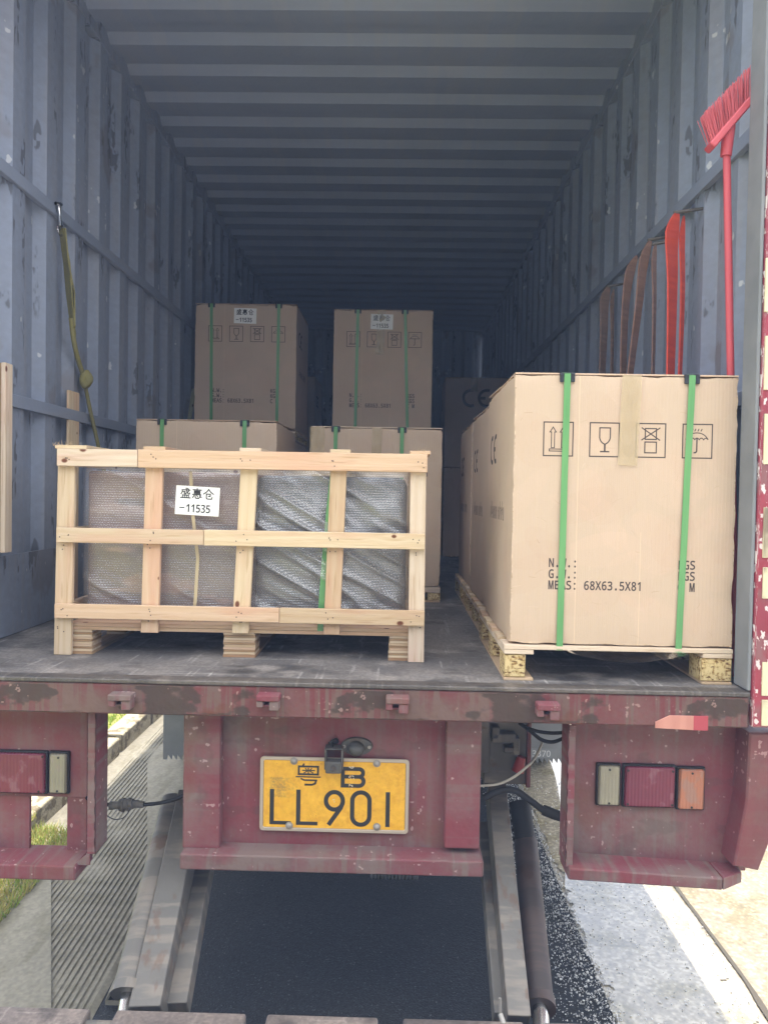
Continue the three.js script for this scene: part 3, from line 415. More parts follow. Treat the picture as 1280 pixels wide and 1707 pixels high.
// underframe: chassis rails, cross member, axle with wheels and mudflaps
{ const bot = P(640, 1201, { z: 0 }).y;
  for (const x of [-0.62, 0.28]) sub('chassis_rail', bx(x - 0.04, x + 0.04, bot - 0.26, bot - 0.005, -LEN, -0.30, 0.006, 2), armSteel, truck);
  sub('underfloor', bx(LX, RX, bot - 0.003, B - 0.031, -LEN - 0.1, -0.165, 0.004, 2), armSteel, truck);
  const axle = sub('rear_axle', rod([-1.2, 0.5, -2.75], [0.86, 0.5, -2.75], 0.07), armSteel, truck);
  const pr = []; for (const [r, x] of [[0.24, -0.13], [0.30, -0.14], [0.44, -0.14], [0.49, -0.12], [0.50, -0.09], [0.50, 0.09], [0.49, 0.12], [0.44, 0.14], [0.30, 0.14], [0.24, 0.13]]) pr.push(new THREE.Vector2(r, x));
  for (const x of [-1.24, -0.92, 0.58, 0.90]) { const g = new THREE.LatheGeometry(pr, 40); g.rotateZ(Math.PI / 2); g.translate(x, 0.505, -2.75); const w = sub('wheel', metric(g), rubber, truck); const d = new THREE.CylinderGeometry(0.245, 0.245, 0.18, 28); d.rotateZ(Math.PI / 2); d.translate(x, 0.505, -2.75); sub('rim', metric(d), armSteel, w); }
  // mudflaps with sawtooth lower edges
  const flap = (x0, x1, yb, yt, z, mat) => { const pts = [[x0, yt]]; const n = Math.round((x1 - x0) / 0.027), s = (x1 - x0) / n; for (let i = 0; i < n; i++) pts.push([x0 + i * s, yb + (i ? 0.03 : 0.0)], [x0 + (i + 0.8) * s, yb]); pts.push([x1, yb], [x1, yt]); const g = extrude(pts, 0.008, 0.0005); g.translate(0, 0, z); return g; };
  const zL = -1.95; const a = P(272, 1266, { z: zL }), b = P(884, 1272, { z: zL }), c = P(946, 1272, { z: zL });
  sub('mudflap', flap(a.x, a.x + 0.62, a.y, bot - 0.01, zL, rubberGrey), rubberGrey, truck);
  const mf = sub('mudflap', flap(c.x - 0.56, c.x, b.y, bot - 0.01, zL, rubberGrey), rubberGrey, truck);
  const t = canvasTex(256, 96, (x, w, h) => { x.fillStyle = '#86898b'; x.fillRect(0, 0, w, h); x.fillStyle = '#d2d4d4'; x.font = '84px sans-serif'; x.textBaseline = 'middle'; x.fillText('3370', 14, h / 2 + 4); });
  const q0 = P(884, 1247, { z: zL }), q1 = P(927, 1264, { z: zL }); const pg = new THREE.PlaneGeometry(q1.x - q0.x, q0.y - q1.y); pg.translate((q0.x + q1.x) / 2, (q0.y + q1.y) / 2, zL + 0.003); sub('flap_number', pg, std({ map: t, roughness: 0.8 }), mf);
  // side underframe skirts that close the view between the axle and the box
  for (const [x, s] of [[LX - 0.02, 1], [RX + 0.02, -1]]) sub('side_rail', bx(x, x + s * 0.06, bot - 0.10, bot - 0.004, -LEN, -0.2, 0.006, 2), redDusty, truck);
  // junction box and clutter right of the plate panel
  const z = -0.32, j = R(806, 1204, 882, 1308, z); const jb = sub('junction_box', bx(j.x0, j.x1 - 0.008, j.y0, j.y1 + 0.03, z - 0.14, z, 0.006), armSteel, truck);
  sub('box_edge', bx(j.x1 - 0.010, j.x1 + 0.004, j.y0 - 0.005, j.y1 + 0.02, z - 0.1, z + 0.01, 0.003, 1), red, jb);
  for (const [x, y, w, h] of [[838, 1226, 40, 16], [858, 1240, 12, 30], [824, 1218, 14, 22], [846, 1246, 18, 10]]) { const q = R(x - w / 2, y - h / 2, x + w / 2, y + h / 2, z); sub('valve_fitting', bx(q.x0, q.x1, q.y0, q.y1, z - 0.01, z + 0.03, 0.006), armSteel, jb); }
  { const q = R(848, 1258, 874, 1282, z); sub('red_cap', rod([(q.x0 + q.x1) / 2, q.y0, z + 0.02], [(q.x0 + q.x1) / 2 + 0.012, q.y1, z + 0.02], 0.020, 0.014), std({ color: 0x8e2a2c, roughness: 0.5 }), jb); }
  const hz = -0.2, hp = (x, y, zz = hz) => P(x, y, { z: zz });
  sub('air_hose', tube([hp(868, 1206, -0.3), hp(882, 1215), hp(900, 1220), hp(925, 1222), hp(950, 1219), hp(990, 1210)], 0.0058), rubber, truck);
  sub('air_hose', tube([hp(866, 1206, -0.3), hp(884, 1219), hp(902, 1233), hp(920, 1237), hp(938, 1231), hp(956, 1222), hp(990, 1212)], 0.0058), rubber, truck);
  sub('white_cable', tube([hp(800, 1310), hp(830, 1307), hp(855, 1296), hp(878, 1278), hp(892, 1262, -0.26), hp(905, 1235, -0.3)], 0.0042), std({ color: 0xb4aea2, roughness: 0.6 }), truck);
  sub('air_hose', tube([hp(806, 1330), hp(835, 1318), hp(858, 1318), hp(880, 1332), hp(905, 1350), hp(928, 1360), hp(950, 1364)], 0.011), rubber, truck);
  sub('hose_end', tube([hp(905, 1350, hz - 0.005), hp(925, 1358), hp(946, 1364)], 0.017, 10), rubber, truck);
  // lamp cable with a plug in the gap by the left lamp panel
  const lc = sub('lamp_cable', tube([hp(146, 1330, -0.12), hp(165, 1337), hp(185, 1342), hp(215, 1342), hp(245, 1341), hp(270, 1338), hp(296, 1331), hp(318, 1320)], 0.0062), rubber, truck);
  sub('cable_plug', [rod(hp(184, 1343), hp(200, 1342), 0.013, 0.011), rod(hp(200, 1342), hp(222, 1340), 0.018, 0.016), rod(hp(222, 1340), hp(240, 1341), 0.013, 0.010), rod(hp(205, 1342), hp(208, 1342), 0.022), rod(hp(214, 1341), hp(217, 1341), 0.021)], dustyPlastic, lc);
  sub('tie_wire', tube([hp(164, 1338), hp(175, 1356), hp(192, 1366), hp(208, 1362), hp(218, 1348)], 0.0016), rubber, lc);
  // spring coil just seen under the lip
  const s0 = hp(655, 1462, -0.32); const sp = []; for (let i = 0; i <= 160; i++) { const a2 = i / 160 * 14 * 2 * Math.PI; sp.push(new THREE.Vector3(s0.x + (i / 160 - 0.5) * 0.16, s0.y + 0.035 + 0.035 * Math.sin(a2), s0.z + 0.035 * Math.cos(a2))); } sub('coiled_hose', tube(sp, 0.004, 400, 5), rubberGrey, truck);
}

// ------------------------------------------------------------------ tail lift, lowered behind the truck
{ const lift = thing('tail_lift', 'grey steel tail lift lowered below the truck bed with two hydraulic rams', 'tail lift');
  const zt = -0.40, zb = 0.16, p = (x, y, z) => P(x, y, { z });
  sub('lift_arm', beamBetween(p(322, 1330, zt), p(246, 1692, zb), 0.085, 0.10), armSteel, lift);
  sub('lift_arm', beamBetween(p(352, 1380, zt - 0.02), p(296, 1684, zb - 0.06), 0.06, 0.07), armSteel, lift);
  const c1 = sub('ram_cylinder', [rod(p(290, 1335, zt), p(214, 1652, zb - 0.04), 0.042, 0.042, 28), rod(p(216.5, 1642, zb - 0.05), p(213, 1658, zb - 0.03), 0.047, 0.047, 28)], armSteel, lift);
  sub('ram_rod', rod(p(216, 1645, zb - 0.05), p(206, 1700, zb + 0.03), 0.019), chrome, c1);
  sub('ram_pipe', tube([p(262, 1440, zt + 0.2), p(248, 1480, zt + 0.26), p(240, 1540, zt + 0.36), p(226, 1590, zt + 0.43), p(214, 1618, zt + 0.46)], 0.005), redDusty, c1);
  sub('lift_arm', beamBetween(p(826, 1320, zt), p(862, 1706, zb), 0.062, 0.10), armSteel, lift);
  sub('lift_arm', beamBetween(p(806, 1380, zt - 0.02), p(834, 1700, zb - 0.06), 0.04, 0.07), armSteel, lift);
  const c2 = sub('ram_cylinder', [rod(p(876, 1402, zt + 0.07), p(900, 1676, zb - 0.05), 0.038, 0.038, 28), rod(p(899, 1664, zb - 0.07), p(900.5, 1682, zb - 0.04), 0.042, 0.042, 28)], std({ map: armTex, color: 0x8c7a7c, roughness: 0.6 }), lift);
  sub('ram_boot', [rod(p(866, 1338, zt), p(876, 1406, zt + 0.08), 0.036, 0.034), ...[0, 1, 2, 3].map(i => rod(p(867 + i * 2.2, 1348 + i * 15, zt + i * 0.018), p(868 + i * 2.2, 1353 + i * 15, zt + i * 0.018 + 0.004), 0.040))], rubber, c2);
  sub('ram_rod', rod(p(900, 1675, zb - 0.05), p(903, 1730, zb + 0.03), 0.022), chrome, c2);
  sub('ram_pipe', tube([p(866, 1428, zt + 0.14), p(872, 1470, zt + 0.20), p(876, 1540, zt + 0.33), p(884, 1590, zt + 0.41), p(896, 1632, zt + 0.46)], 0.0045), redDusty, c2);
  // platform: hinge edge broken by the slots for the arms
  const py = P(330, 1686, { z: 0.20 }).y, x = px => P(px, 1690, { z: 0.20 }).x, th = 0.035;
  const plat = sub('platform', bx(-1.18, 0.86, py - th, py - 0.001, 0.265, 1.45, 0.004, 0), platformMat, lift);
  for (const [a, b] of [[-190, 153], [196, 411], [446, 630], [672, 872], [905, 1200]]) sub('hinge_edge', bx(x(a), x(b), py - th - 0.03, py, 0.20, 0.2645, 0.006, 0), platformMat, plat);
  sub('hinge_pin', rod([x(150), py - 0.02, 0.235], [x(200), py - 0.02, 0.235], 0.012), armSteel, plat); sub('hinge_pin', rod([x(868), py - 0.02, 0.235], [x(910), py - 0.02, 0.235], 0.012), armSteel, plat);
  sub('safety_catch', [rod(p(833, 1664, 0.19), p(833.5, 1690, 0.19), 0.004), rod(p(833.5, 1690, 0.19), p(841, 1712, 0.21), 0.007)], zinc, plat);
}

// ------------------------------------------------------------------ cartons
function strokes(c, s, x0, y0, k, list) { c.lineWidth = k; c.lineCap = 'square'; c.lineJoin = 'miter'; for (const p of list) { c.beginPath(); p.forEach(([x, y], i) => i ? c.lineTo(x0 + x * s, y0 + y * s) : c.moveTo(x0 + x * s, y0 + y * s)); c.stroke(); } }
const HAN = [
  [[[16, 20], [90, 20]], [[18, 20], [17, 42], [8, 60]], [[22, 36], [45, 36], [43, 54], [35, 52]], [[54, 4], [62, 36], [74, 54], [86, 59], [90, 48]], [[80, 30], [62, 48], [46, 60]], [[68, 5], [76, 13]], [[22, 70], [22, 94]], [[22, 70], [79, 70], [79, 94]], [[41, 70], [41, 94]], [[60, 70], [60, 94]], [[5, 96], [96, 96]]],
  [[[12, 14], [88, 14]], [[50, 3], [50, 58]], [[24, 26], [77, 26], [77, 47], [24, 47], [24, 26]], [[24, 36], [77, 36]], [[9, 59], [84, 59]], [[74, 50], [86, 62]], [[20, 72], [11, 90]], [[34, 70], [36, 90], [45, 96], [68, 96], [76, 84]], [[50, 68], [57, 80]], [[78, 70], [92, 86]]],
  [[[50, 3], [32, 28], [5, 48]], [[50, 3], [70, 28], [96, 46]], [[30, 48], [68, 48], [67, 70], [50, 68]], [[31, 48], [31, 88], [40, 96], [80, 96], [86, 80]]]];
const labelTex = canvasTex(512, 340, (c, w, h) => { c.fillStyle = '#f2f2ee'; c.fillRect(0, 0, w, h); c.strokeStyle = '#1a1a1c'; HAN.forEach((l, i) => strokes(c, 1.22, 52 + i * 134, 24, 13, l)); c.fillStyle = '#1a1a1c'; c.font = 'bold 132px sans-serif'; c.textBaseline = 'alphabetic'; c.save(); c.translate(52, 308); c.scale(0.80, 1); c.fillText('11535', 90, 0); c.restore(); c.fillRect(48, 252, 62, 13); });
const labelMat = std({ map: labelTex, roughness: 0.6 });
const kraftBase = (c, w, h, seed) => { c.fillStyle = '#c4ae96'; c.fillRect(0, 0, w, h); const r = rng(seed); for (let i = 0; i < 3400; i++) { c.fillStyle = `rgba(${r() < 0.5 ? '214,186,150' : '172,138,100'},${0.03 + 0.06 * r()})`; c.fillRect(r() * w, r() * h, 1 + 3 * r(), 4 + 46 * r() * r()); } for (let i = 0; i < 60; i++) { c.fillStyle = `rgba(${r() < 0.5 ? '224,198,164' : '166,136,104'},0.05)`; c.beginPath(); c.ellipse(r() * w, r() * h, 20 + 120 * r(), 20 + 150 * r(), r() * 3, 0, 7); c.fill(); } for (let i = 0; i < 70; i++) { c.strokeStyle = `rgba(${r() < 0.6 ? '236,216,188' : '140,110,80'},${0.1 + 0.25 * r()})`; c.lineWidth = 0.6 + 1.6 * r(); const x = r() * w, y = r() * h, a = (r() - 0.5) * 90; c.beginPath(); c.moveTo(x, y); c.quadraticCurveTo(x + a * 0.5, y + 12 * (r() - 0.5), x + a, y + 50 * (r() - 0.5)); c.stroke(); } for (let i = 0; i < 260; i++) { const side = Math.floor(r() * 4), t = r(); c.fillStyle = `rgba(${r() < 0.55 ? '234,214,186' : '128,98,70'},${0.12 + 0.3 * r()})`; const e = 5 * r() * r(); c.beginPath(); c.ellipse(side < 2 ? (side ? w - e : e) : t * w, side < 2 ? t * h : (side === 2 ? e : h - e), 1 + 4 * r(), 2 + 9 * r(), side < 2 ? 0 : 1.57, 0, 7); c.fill(); } for (let x = 0; x < w; x += 9) { c.fillStyle = `rgba(150,120,84,${0.035 + 0.03 * r()})`; c.fillRect(x, 0, 2, h); } };
const INK = '#3f3532';
const frontTex = canvasTex(1020, 1215, (c, w, h) => {       // 1.5 px per mm
  kraftBase(c, w, h, 12);
  c.fillStyle = 'rgba(228,202,168,.8)'; c.fillRect(298, 0, 2, h); c.fillRect(588, 700, 2, h);
  c.strokeStyle = INK; c.fillStyle = INK; const bw = 132, bh = 150, y = 214, xs = [140, 349, 558, 768];
  for (const x of xs) { c.lineWidth = 5; c.strokeRect(x, y, bw, bh); }
  c.lineWidth = 4; for (const x of [xs[0] + 42, xs[0] + 88]) { c.beginPath(); c.moveTo(x, y + 22); c.lineTo(x + 14, y + 44); c.lineTo(x + 7, y + 44); c.lineTo(x + 7, y + 114); c.lineTo(x - 7, y + 114); c.lineTo(x - 7, y + 44); c.lineTo(x - 14, y + 44); c.closePath(); c.stroke(); } c.strokeRect(xs[0] + 26, y + 120, 80, 9);
  { const x = xs[1] + 68; c.lineWidth = 5; c.beginPath(); c.moveTo(x - 24, y + 22); c.lineTo(x + 24, y + 22); c.lineTo(x + 24, y + 66); c.quadraticCurveTo(x + 20, y + 88, x, y + 95); c.quadraticCurveTo(x - 20, y + 88, x - 24, y + 66); c.closePath(); c.stroke(); c.fillRect(x - 4, y + 95, 8, 32); c.fillRect(x - 21, y + 125, 42, 6); }
  { const x = xs[2] + 66; c.lineWidth = 5; c.strokeRect(x - 25, y + 22, 50, 48); c.strokeRect(x - 26, y + 82, 52, 48); c.beginPath(); c.moveTo(x - 42, y + 18); c.lineTo(x + 42, y + 74); c.moveTo(x + 42, y + 18); c.lineTo(x - 42, y + 74); c.stroke(); }
  { const x = xs[3] + 64; c.lineWidth = 4; c.beginPath(); c.moveTo(x - 50, y + 68); c.quadraticCurveTo(x - 34, y + 38, x, y + 38); c.quadraticCurveTo(x + 34, y + 38, x + 50, y + 68); for (let i = 0; i < 5; i++) c.quadraticCurveTo(x + 40 - i * 20, y + 54, x + 30 - i * 20, y + 68); c.stroke(); c.lineWidth = 6; c.beginPath(); c.moveTo(x, y + 62); c.lineTo(x, y + 118); c.quadraticCurveTo(x - 2, y + 128, x - 14, y + 126); c.stroke(); c.lineWidth = 4; for (const k of [-18, -6, 8, 22]) { c.beginPath(); c.moveTo(x + k, y + 20); c.lineTo(x + k - 5, y + 31); c.stroke(); } }
  c.font = '52px monospace'; const line = (t, x, yy) => { c.save(); c.translate(x, yy); c.scale(0.86, 1); c.lineWidth = 2.2; c.strokeStyle = INK; c.fillText(t, 0, 0); c.strokeText(t, 0, 0); c.restore(); };
  line('N.W.:', 174, 862); line('G.W.:', 174, 912); line('MEAS: 68X63.5X81', 174, 962); line('KGS', 760, 862); line('KGS', 760, 912); line('C M', 760, 962);
});
const ce = (c, x, y, r, lw) => { c.lineWidth = lw; c.beginPath(); c.arc(x, y, r, 0.38 * Math.PI, 1.62 * Math.PI); c.stroke(); c.beginPath(); c.arc(x + r * 2.05, y, r, 0.38 * Math.PI, 1.62 * Math.PI); c.stroke(); c.fillRect(x + r * 1.05, y - lw / 2, r * 0.85, lw); };
const sideTex = canvasTex(953, 1215, (c, w, h) => { kraftBase(c, w, h, 21); c.strokeStyle = INK; c.fillStyle = INK; ce(c, 230, 300, 66, 24); const r = rng(5); c.globalAlpha = 0.7; for (let i = 0; i < 15; i++) { if (i === 8) continue; const x = 200 + i * 34; c.fillRect(x, 600 - (r() < 0.3 ? 26 : 0), 8, 66); c.fillRect(x + 14, 604, 7, 62); c.fillRect(x, 604 + 56 * r(), 20, 7); } });
const ceTex = canvasTex(768, 960, (c, w, h) => { kraftBase(c, w, h, 33); c.strokeStyle = INK; c.fillStyle = INK; ce(c, 290, 215, 84, 30); });
const kraft = t => std({ map: t, roughness: 0.82, bumpMap: kraftBump, bumpScale: 0.0006 });
const kraftBump = tex(256, 256, (u, v) => 255 * (0.5 + 0.25 * Math.sin(u * 2 * Math.PI * 60) + 0.35 * (fbm(u, v, 4, 4, 4, 801) - 0.5)), { srgb: false });
const mFront = kraft(frontTex), mSide = kraft(sideTex), mCE = kraft(ceTex), mPlain = kraft(canvasTex(512, 512, (c, w, h) => kraftBase(c, w, h, 44)));
const strapGreen = phy({ map: tex(64, 512, (u, v) => mix3([78, 138, 80], [124, 178, 114], fbm(u, v, 4, 30, 4, 811))), roughness: 0.32, clearcoat: 0.4, clearcoatRoughness: 0.25 });
const clipMat = std({ color: 0x26282e, roughness: 0.5 });
const packTape = phy({ color: 0xd8c49a, roughness: 0.16, clearcoat: 1, clearcoatRoughness: 0.12, transparent: true, opacity: 0.5, bumpMap: steelBump, bumpScale: 0.004 });
function crumple(w, h, seed, amp, nx = 14, ny = 24) { const g = new THREE.PlaneGeometry(w, h, nx, ny), p = g.attributes.position; for (let i = 0; i < p.count; i++) p.setZ(i, amp * fbm(0.5 + p.getX(i) / 0.4, 0.5 + p.getY(i) / 0.4, 12, 12, 3, seed)); g.computeVertexNormals(); return g; }
let cartonSeed = 0;
function cartonBody(w, h, d, seed) {                         // box with soft edges, slack faces and knocked corners
  const g = new THREE.BoxGeometry(w, h, d, 30, 34, 26), p = g.attributes.position, n = g.attributes.normal, r = 0.006, H3 = [w / 2, h / 2, d / 2];
  for (let i = 0; i < p.count; i++) {
    const q = [p.getX(i), p.getY(i), p.getZ(i)], c = q.map((v, k) => Math.max(-H3[k] + r, Math.min(H3[k] - r, v))), e = q.map((v, k) => v - c[k]), l = Math.hypot(...e);
    let o = l > 0 ? c.map((v, k) => v + e[k] / l * r) : q;
    const near = q.map((v, k) => Math.exp(-(H3[k] - Math.abs(v)) / 0.035)), corner = near[0] * near[1] + near[1] * near[2] + near[0] * near[2];
    const A = [0.5 + q[0] * 0.9 + q[2] * 0.7, 0.5 + q[1] * 0.9 + q[2] * 0.31], dent = fbm(A[0], A[1], 5, 5, 3, 900 + seed), knock = fbm(A[0], A[1], 30, 30, 2, 950 + seed);
    o = o.map((v, k) => v - Math.sign(v) * (near[k] > 0.99 ? 0.0035 * dent : 0) - Math.sign(v) * near[k] * Math.min(1, corner * 0.5) * 0.007 * Math.max(0, knock - 0.4) * 2);
    p.setXYZ(i, ...o);
  }
  g.computeVertexNormals(); return g;
}
// origin: base, middle of the front face; body runs back from z = 0
function carton(label, x, y, z, o = {}) {
  const w = o.w ?? 0.68, h = o.h ?? 0.81, d = o.d ?? 0.635, pal = o.pallet ?? 0.08;
  const t = thing('carton', label, 'carton', [x, y, z], o.turn ?? 0, o.group);
  const front = o.front ?? mFront, body = cartonBody(w, h, d, ++cartonSeed);
  const b = part('box_body', body, [mSide, o.left ?? mSide, mPlain, mPlain, front, front], t, [0, h / 2, -d / 2]);
  // outer edges of the closed top flaps, slightly raised
  if (o.flaps !== false) { part('top_flap', bx(-w / 2 + 0.004, w / 2 - 0.004, h - 0.001, h + 0.004, -d / 2 + 0.002, -0.004, 0.001), mPlain, t); const fg = bx(-w / 2 + 0.004, w / 2 - 0.004, -0.001, 0.003, -d / 2 + 0.006, -0.002, 0.001); fg.rotateX(0.02); fg.translate(0, h + 0.004, -d / 2); part('top_flap', fg, mPlain, t); }
  for (const [ut, ub] of o.straps ?? []) {                   // strap: over the top, down the front, under the pallet and up the back
    const xt = -w / 2 + ut * w, xb = -w / 2 + ub * w, e = 0.0022, X = new THREE.Vector3(1, 0, 0), V = (a, b2, c) => new THREE.Vector3(a, b2, c);
    const pts = [V(xt, h + 0.006, -d), V(xt, h + 0.008, -d * 0.5), V(xt, h + 0.006, -0.01), V(xt, h + 0.001, e + 0.001)]; for (let i = 1; i <= 8; i++) pts.push(V(lerp(xt, xb, i / 8), lerp(h, -0.012, i / 8), e + 0.001 + 0.0012 * Math.sin(i * 1.7)));
    pts.push(V(xb, -0.0165, -0.006), V(xb, -0.0165, -0.08));
    part('strap', ribbon(pts, 0.019, X, 0.0016), strapGreen, t);
    if (o.clips !== false) part('corner_clip', [bx(xt - 0.022, xt - 0.0105, h - 0.024, h + 0.003, -0.002, 0.0055, 0.002), bx(xt + 0.0105, xt + 0.022, h - 0.024, h + 0.003, -0.002, 0.0055, 0.002), bx(xt - 0.022, xt + 0.022, h - 0.007, h + 0.0045, -0.03, 0.0025, 0.002)], clipMat, t);
  }
  if (o.tape) { const [u, v0, tw] = o.tape, g = crumple(tw, v0 * h, 5, 0.004); g.rotateZ(-0.03); g.translate(-w / 2 + u * w, h - v0 * h / 2 - 0.001, 0.0012); part('packing_tape', g, packTape, t); }
  if (o.label) { const [u, v, s] = o.label, g = new THREE.BoxGeometry(0.155 * s, 0.105 * s, 0.0008); const m = part('paper_label', g, [mPaper, mPaper, mPaper, mPaper, labelMat, mPaper], t, [-w / 2 + u * w, h * v, 0.0035]); m.rotation.z = -0.02; m.userData.label = 'white paper label with printed characters and -11535'; }
  return t;
}
const mPaper = std({ color: 0xe8e8e4, roughness: 0.7 });
// pallet: chipboard blocks on two runners, deck boards across
function pallet(label, x, y, z, w, h, d, group, front) {
  const t = thing('pallet', label, 'pallet', [x, y, z], 0, group), dk = 0.014, bt = 0.008;
  for (const s of [-1, 1]) {
    const xa = s * (w / 2 - 0.045); part('bottom_board', bx(xa - 0.044, xa + 0.044, 0, bt, -d, 0, 0.002, 2), wood(4), t);
    for (const k of [0, 0.5, 1]) { const bw = front && s > 0 && k === 0 ? 0.094 : k === 0 ? 0.066 : 0.07, bd = k === 0 ? 0.09 : 0.085, zc2 = k === 0 ? -0.004 : -k * (d - bd), xo = s < 0 ? -w / 2 : w / 2 - bw; part('block', bx(xo + 0.001, xo + bw, bt + 0.0005, h - 2 * dk - 0.0005, zc2 - bd, zc2, 0.004, null), chipboard, t); }
    const rl = bx(xa - 0.044, xa + 0.044, h - 2 * dk, h - dk - 0.0005, -d, 0, 0.002, 2); part('stringer_board', rl, wood(0), t);
  }
  for (let i = 0; i < 5; i++) { const z1 = -i * (d - 0.09) / 4; part('deck_board', bx(-w / 2, w / 2, h - dk, h - 0.0005, z1 - 0.09, z1, 0.002, 0), wood(i), t); }
  return t;
}
const xr0 = P(852, 850, { z: -0.09 }).x, xr1 = P(1228, 850, { z: -0.09 }).x, wR = xr1 - xr0, palR = 0.107, rowG = 'pallets under the cartons';
pallet('chipboard block pallet under the carton beside the red corner post', (xr0 + xr1) / 2 - 0.008, B, -0.085, wR + 0.012, palR, 0.66, rowG, true);
carton('large carton with two bright green straps standing beside the red corner post', (xr0 + xr1) / 2, B + palR, -0.09, { w: wR, h: 0.805, straps: [[0.235, 0.227], [0.785, 0.755]], tape: [0.515, 0.33, 0.058], group: 'cartons in the truck' });
{ // slack plastic film hanging under the deck of the front pallet
  const f = thing('plastic_film', 'slack clear plastic film sagging under the pallet of the large carton', 'film', [(xr0 + xr1) / 2, B + palR - 0.03, -0.075]);
  const g = new THREE.PlaneGeometry(0.34, 0.22, 40, 20); g.rotateX(-Math.PI / 2); const p = g.attributes.position; for (let i = 0; i < p.count; i++) { const x = p.getX(i), z = p.getZ(i), k = 1 - Math.pow(x / 0.17, 2); p.setY(i, 0.026 - 0.045 * k * (0.55 + 0.45 * Math.cos(z * 14)) + 0.008 * (fbm(0.5 + x, 0.5 + z, 30, 30, 3, 9) - 0.5) * k); } g.computeVertexNormals(); g.translate(0, 0, -0.05);
  part('film_sheet', g, phy({ color: 0xffffff, roughness: 0.12, transmission: 1, thickness: 0, ior: 1.5 }), f); }
const rowX = (xr0 + xr1) / 2 + 0.012;
[['second carton from the tailgate in the row along the strap-hung wall', -0.79, 0.0], ['third carton from the tailgate in the row along the strap-hung wall', -1.50, 0.004]].forEach(([l, z, dx], i) => {
  pallet(['chipboard block pallet under the second carton of the wall row', 'chipboard block pallet under the third carton of the wall row'][i], rowX + dx - 0.01, B, z + 0.004, wR + 0.01, palR - 0.005, 0.65, rowG); carton(l, rowX + dx, B + palR - 0.005, z, { w: wR, h: 0.80, group: 'cartons in the truck', straps: [[0.235, 0.23], [0.78, 0.77]] }); });
// stacks in the middle and along the other wall
function stackAt(pxL, pxR, pyTop, depth, o) { const z = camera.position.z - depth, a = P(pxL, pyTop, { z }), b = P(pxR, pyTop, { z }); return { x: (a.x + b.x) / 2, w: b.x - a.x, top: (a.y + b.y) / 2, z }; }
{ const s = stackAt(226, 463, 701, 3.48), h = 0.81, pb = s.top - h - B; pallet('block pallet under the carton behind the crate beside the wall', s.x, B, s.z, s.w, pb, 0.66, rowG); carton('carton behind the crate with straps, standing before the tall labelled stack', s.x, s.top - h, s.z, { w: s.w, straps: [[0.19, 0.19], [0.77, 0.77]], group: 'cartons in the truck' }); }
{ const s = stackAt(518, 739, 713, 3.77), h = 0.81, pb = s.top - h - B; pallet('block pallet under the film-cornered carton behind the crate', s.x, B, s.z, s.w, pb, 0.66, rowG); const c = carton('carton behind the crate with clear film wrapped round one top corner', s.x, s.top - h, s.z, { w: s.w, straps: [[0.19, 0.19], [0.69, 0.69]], tape: [0.5, 0.22, 0.05], group: 'cartons in the truck' });
  const g = crumple(0.075, 0.34, 15, 0.010); g.translate(-s.w / 2 + 0.035, 0.81 - 0.17, 0.003); part('film_corner', g, packTape, c); }
for (const [l0, l1, p0, p1, a, b, y, dep, straps, tape, lab] of [
  ['tall stack top carton with label and straps beside the corrugated wall', 'lower carton of the labelled stack beside the corrugated wall', 'pallet under the labelled stack beside the corrugated wall', 'pallet between the two cartons of the stack beside the wall', 325, 496, 507, 4.83, [[0.165, 0.175], [0.82, 0.815]], null, [0.495, 0.905, 0.95]],
  ['labelled top carton with a tape strip below its label, middle stack', 'lower carton of the middle labelled stack', 'pallet under the middle labelled stack', 'pallet between the two cartons of the middle stack', 556, 723, 517, 4.90, [[0.245, 0.235], [0.715, 0.76]], [0.475, 0.36, 0.05], [0.485, 0.905, 0.95]]]) {
  const s = stackAt(a, b, y, dep), h = 0.81, y1 = s.top - h, pb = (y1 - B - h) / 2;
  pallet(p0, s.x, B, s.z, s.w, pb, 0.66, rowG); carton(l1, s.x, B + pb, s.z, { w: s.w, straps, clips: false, flaps: false, group: 'cartons in the truck', h: h });
  pallet(p1, s.x, B + pb + h + 0.002, s.z, s.w, pb - 0.004, 0.66, rowG); carton(l0, s.x, y1, s.z, { w: s.w, straps, tape, label: lab, group: 'cartons in the truck' });
}
for (const [l, pl, a, b, y, dep] of [['upper carton with a large CE mark, deep in the box against the strap-hung wall', 'lower carton under the one with the CE mark', 742, 858, 630, 6.6], ['pale upper carton deep in the box peeping out behind the tall labelled stack', 'lower carton deep in the box behind the labelled stack', 409, 526, 628, 6.6]]) {
  const s = stackAt(a, b, y, dep), h = 0.80, y1 = s.top - h; carton(pl, s.x, B, s.z, { w: s.w, h: y1 - B - 0.0005, front: mPlain, flaps: false, group: 'cartons in the truck' }); carton(l, s.x, y1, s.z, { w: s.w, h, front: mCE, tape: [0.42, 0.15, 0.06], group: 'cartons in the truck' });
}

